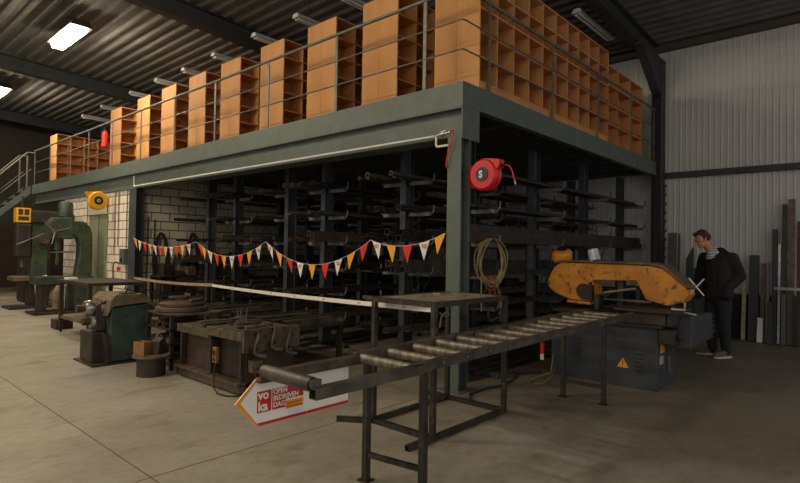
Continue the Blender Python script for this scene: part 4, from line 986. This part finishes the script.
# ------------------------------------------------------------------ drill presses
da = thing('radial_drill', 'large green pillar drill with curved column beside the olive door', 'machine', (0, 10.2, 0))
MB().prism([(-.52, .78), (-.20, .78), (-.19, 1.3), (-.20, 1.75), (-.26, 1.92), (-.38, 2.03), (-.62, 2.02), (-.62, 1.72), (-.50, 1.66), (-.46, 1.5), (-.47, 1.2)], -.14, .14, 'y').done('curved_column', 'm_green', da, bevel=.03)
MB().prism([(-1.08, 1.62), (-.60, 1.62), (-.60, 2.04), (-.66, 2.12), (-.98, 2.08), (-1.08, 1.95)], -.17, .17, 'y').done('head_casting', 'm_green', da, bevel=.03)
MB().lathe([(.10, 0), (.145, .02), (.145, .30), (.12, .34), (.05, .36)], c=(-.72, 0, 2.10), n=24).done('motor', 'm_green', da, smooth=True)
MB().cyl((-.86, 0, 1.62), (-.86, 0, 1.38), .065, n=18).cyl((-.86, 0, 1.38), (-.86, 0, 1.12), .03, n=14).cyl((-.86, 0, 1.16), (-.86, 0, 1.05), .05, r2=.03, n=14).done('spindle', 'm_green', da, smooth=True)
MB().cyl((-.98, -.18, 1.78), (-.98, -.24, 1.78), .07, n=16).done('feed_hub', 'steel_mill', da)
for a in (.3, 2.4, 4.5): MB().cyl((-.98, -.23, 1.78), (-.98+.28*math.cos(a), -.25, 1.78+.28*math.sin(a)), .010, n=8).done('feed_lever', 'steel_bright', da)
MB().cyl((-1.05, -.1, 1.32), (-.55, -.1, 1.36), .012, n=8).done('guard_rod', 'steel_bright', da)
MB().box(-1.30, -.20, -.30, .30, .64, .80).done('machine_table', 'm_green', da, bevel=.012)
MB().prism([(-.60, .64), (-.24, .64), (-.32, .05), (-.55, .05)], -.22, .22, 'y').done('pedestal', 'm_green', da, bevel=.01)
MB().prism([(-1.20, .64), (-1.10, .64), (-1.10, .05), (-1.20, .05)], -.22, .22, 'y').done('table_leg', 'g_dark', da)
MB().box(-1.35, -.1, -.34, .34, 0, .05).done('base_plate', 'g_dark', da)
b = MB(); b.box(-1.12, -1.02, -.19, -.17, 1.72, 1.92).box(-.94, -.84, -.185, -.17, 1.80, 1.96); b.done('dial_plate', 'steel_mill', da)
MB().tube([(-.50, -.15, 2.0), (-.42, -.2, 1.75), (-.35, -.2, 1.95), (-.33, -.15, 2.2), (-.33, -.12, 2.6)], .008, 6).done('cable', 'rubber', da)
db = thing('drill_press', 'older green drill press with a yellow box head at far left', 'machine', (0, 11.8, 0))
MB().box(-.98, -.66, -.14, .14, .62, 2.1).done('column', 'm_green', db, bevel=.02)
MB().box(-1.06, -.40, -.2, .1, 2.0, 2.3).done('gear_head', 'g_dark', db, bevel=.03)
MB().cyl((-.62, -.05, 2.15), (-.1, -.05, 2.15), .12, n=20).done('motor', 'g_dark', db, smooth=True)
yb = MB().box(-1.32, -1.03, -.2, .05, 2.0, 2.34).done('yellow_box', 'yellow', db, bevel=.01)
b = MB(); b.box(-1.28, -1.07, -.207, -.2, 2.05, 2.14).box(-1.28, -1.19, -.207, -.2, 2.18, 2.31).box(-1.16, -1.07, -.207, -.2, 2.18, 2.31); b.done('box_opening', 'g_dark', yb)
MB().cyl((-1.17, -.05, 2.34), (-1.17, -.05, 2.62), .02, n=8).done('supply_pipe', 'g_dark', db)
MB().box(-1.30, -1.0, -.18, .08, 1.2, 1.98).done('spindle_head', 'g_dark', db, bevel=.03)
MB().box(-.84, -.66, -.24, -.145, 1.52, 1.72).done('red_tray', 'steel_rust', db)
MB().cyl((-1.32, -.25, 1.48), (-.72, -.25, 1.78), .012, n=8).done('feed_lever', 'steel_bright', db)
MB().cyl((-1.15, -.05, 1.2), (-1.15, -.05, .95), .03, n=12).done('spindle', 'steel_mill', db)
MB().box(-1.36, -.70, -.28, .28, .64, .74).done('machine_table', 'g_brown', db, bevel=.01)
MB().box(-1.02, -.62, -.18, .18, .05, .62).done('pedestal', 'g_dark', db, bevel=.01)
MB().box(-1.45, -.35, -.4, .3, 0, .05).done('base_plate', 'g_dark', db)
MB().tube([(-.70, -.3, .75), (-.85, -.3, .72), (-.92, -.3, .55), (-.90, -.3, .15)], .022, 8).done('white_hose', 'white', db, smooth=True)
for k, (x, y, r, h, m, l) in enumerate(((-.55, 11.2, .1, .42, 'hose_tan', 'tan canister on the floor between the two drills'), (-.3, 11.1, .12, .5, 'm_green', 'green canister on the floor between the two drills'))):
    tag(MB().lathe([(r*.9, 0), (r, .02), (r, h), (r*.5, h+.08), (r*.3, h+.12)], c=(x, y, 0), n=20).done('canister', m, smooth=True), l, 'canister')
yb2 = tag(MB().box(-1.9, -1.05, 15.4, 16.0, 0, .42).done('yellow_crate', 'box_card', bevel=.01), 'low ochre yellow crate on the floor at the far left', 'crate')
wm = thing('dark_cabinet', 'tall dark machine cabinet behind the two drills under the platform', 'cabinet', (-.5, 13.4, 0))
MB().box(-.3, .3, -.3, .3, .05, 1.7).done('body', 'g_dark', wm, bevel=.01); MB().box(-.31, -.29, -.02, .02, .1, 1.65).done('door_seam', 'black', wm); MB().box(-.28, .28, -.28, .28, 0, .05).done('plinth', 'black', wm)

# ------------------------------------------------------------------ items on the block walls
pp = struct(MB().box(-.0, .035, 8.78, 9.0, 1.15, 1.42).done('trim_30', 'white'))
eb = thing('switch_cabinet', 'dark grey switch cabinet mounted on white block wall near column', 'switch box', (-.03, 8.74, 1.26))
MB().box(-.05, .06, -.11, .11, -.17, .17).done('case', 'switch_grey', eb, bevel=.005); MB().box(-.056, -.05, -.08, .08, .04, .12).done('window', 'steel_bright', eb); MB().box(-.058, -.05, -.06, .06, -.12, -.03).done('socket_plate', 'black', eb)
for k, (y, z0, z1) in enumerate(((9.40, 1.3, 2.69), (9.2, 1.5, 2.69), (8.74, 1.45, 2.69), (8.70, .1, 1.06))):
    tag(MB().cyl((.015, y, z0), (.015, y, z1), .012, n=8).done('conduit', 'rail'), 'thin vertical conduit on block wall, %s' % ('nearest the olive door', 'second from the olive door', 'above the switch cabinet', 'below the switch cabinet')[k], 'conduit')
rc = tag(MB().tube([(-.02, 9.3, .6), (-.04, 9.28, 1.0), (-.06, 9.2, 1.12), (-.05, 9.05, 1.14), (-.03, 8.95, 1.1)], .014, 6).done('rubber_hose', 'rubber', smooth=True), 'black rubber hose arching on the block wall by the door', 'hose')
tag(MB().cyl((-.03, 8.98, .98), (-.03, 9.02, 1.02), .04, n=14).done('red_valve', 'red'), 'small red valve wheel on the block wall below the switch cabinet', 'valve')
for k, (x, z, w_, h_, nn) in enumerate(((.58, 1.78, .16, .58, 12), (1.30, 1.80, .13, .52, 9), (.95, 1.35, .10, .35, 4))):
    hh = thing('cable_hank', ('dark cable hank hanging on the block wall nearest far column', 'dark cable hank hanging on block wall beside the racks', 'shorter dark cable hank hanging between the other two hanks')[k], 'cable', (x, 8.33, z))
    MB().cyl((0, .089, .0), (0, -.04, .0), .015, n=8).done('peg', 'steel_dark', hh)
    for i in range(nn):
        a = w_*rng2.uniform(.6, 1); q = h_*rng2.uniform(.75, 1)
        MB().tube([(a*math.sin(t)*(1.1-math.cos(t)*.2), rng2.uniform(-.03, .02), -q+q*math.cos(t)) for t in [2*PI*j/20 for j in range(20)]], .018, 6, closed=True).done('cable_loop', 'rubber', hh, smooth=True)
for k, x in enumerate((.30, .44)):
    tag(MB().cyl((x, 8.39, .0), (x+.02, 8.39, 2.12-.05*k), .014, n=8).done('iron_rod', 'steel_dark'), 'dark upright rod against block wall, %s of the pair' % ('left' if k == 0 else 'right'), 'rod')
sh = thing('wall_shelf', 'dark shelf with clutter on the block wall inside the opening', 'shelf', (2.0, 8.2, 1.18))
MB().box(-1.0, 1.0, -.18, .21, 0, .03).done('board', 'g_dark', sh)
for x in (-.9, 0, .9): MB().prism([(.2, 0), (.2, -.2), (-.12, 0)], x-.01, x+.01, 'x').done('shelf_bracket', 'g_dark', sh)
for k in range(7):
    tag(MB().box(1.1+.27*k, 1.1+.27*k+.16, 8.1, 8.3, 1.2105, 1.2105+rng2.uniform(.06, .2)).done('small_box', ('g_brown', 'steel_dark', 'g_dark')[k % 3], bevel=.004), 'small dark box in the row on the wall shelf', 'box', 'boxes on the wall shelf')
fs = thing('floor_shelf', 'low dark steel shelf unit against block wall left of the racks', 'shelf', (0, 0, 0))
for z in (.15, .5, .85): MB().box(.35, 2.6, 7.85, 8.35, z, z+.03).done('shelf_board', 'g_dark', fs)
for x in (.37, 2.55):
    for y in (7.88, 8.31): MB().box(x, x+.03, y, y+.03, 0, .15).box(x, x+.03, y, y+.03, .18, .5).box(x, x+.03, y, y+.03, .53, .85).done('post', 'g_dark', fs)
for r_i, z in enumerate((.181, .531, .881)):
    for k in range(8):
        h = rng2.uniform(.08, .24); tag(MB().box(.45+.26*k, .45+.26*k+.2, 7.9, 8.25, z, z+h).done('parts_bin', ('g_brown', 'g_dark', 'steel_dark', 'bench_brown')[(k+r_i) % 4], bevel=.005), 'dark parts bin on the %s board of the low shelf unit' % ['bottom', 'middle', 'top'][r_i], 'bin', 'bins on the %s board of the low shelf' % ['bottom', 'middle', 'top'][r_i])
# ------------------------------------------------------------------ world and view
w = bpy.data.worlds.new('world'); bpy.context.scene.world = w; w.use_nodes = True
w.node_tree.nodes['Background'].inputs[0].default_value = (1, .98, .95, 1); w.node_tree.nodes['Background'].inputs[1].default_value = .66
vs = bpy.context.scene.view_settings
vs.view_transform = 'Standard'; vs.look = 'None'; vs.gamma = 1; vs.exposure = .1
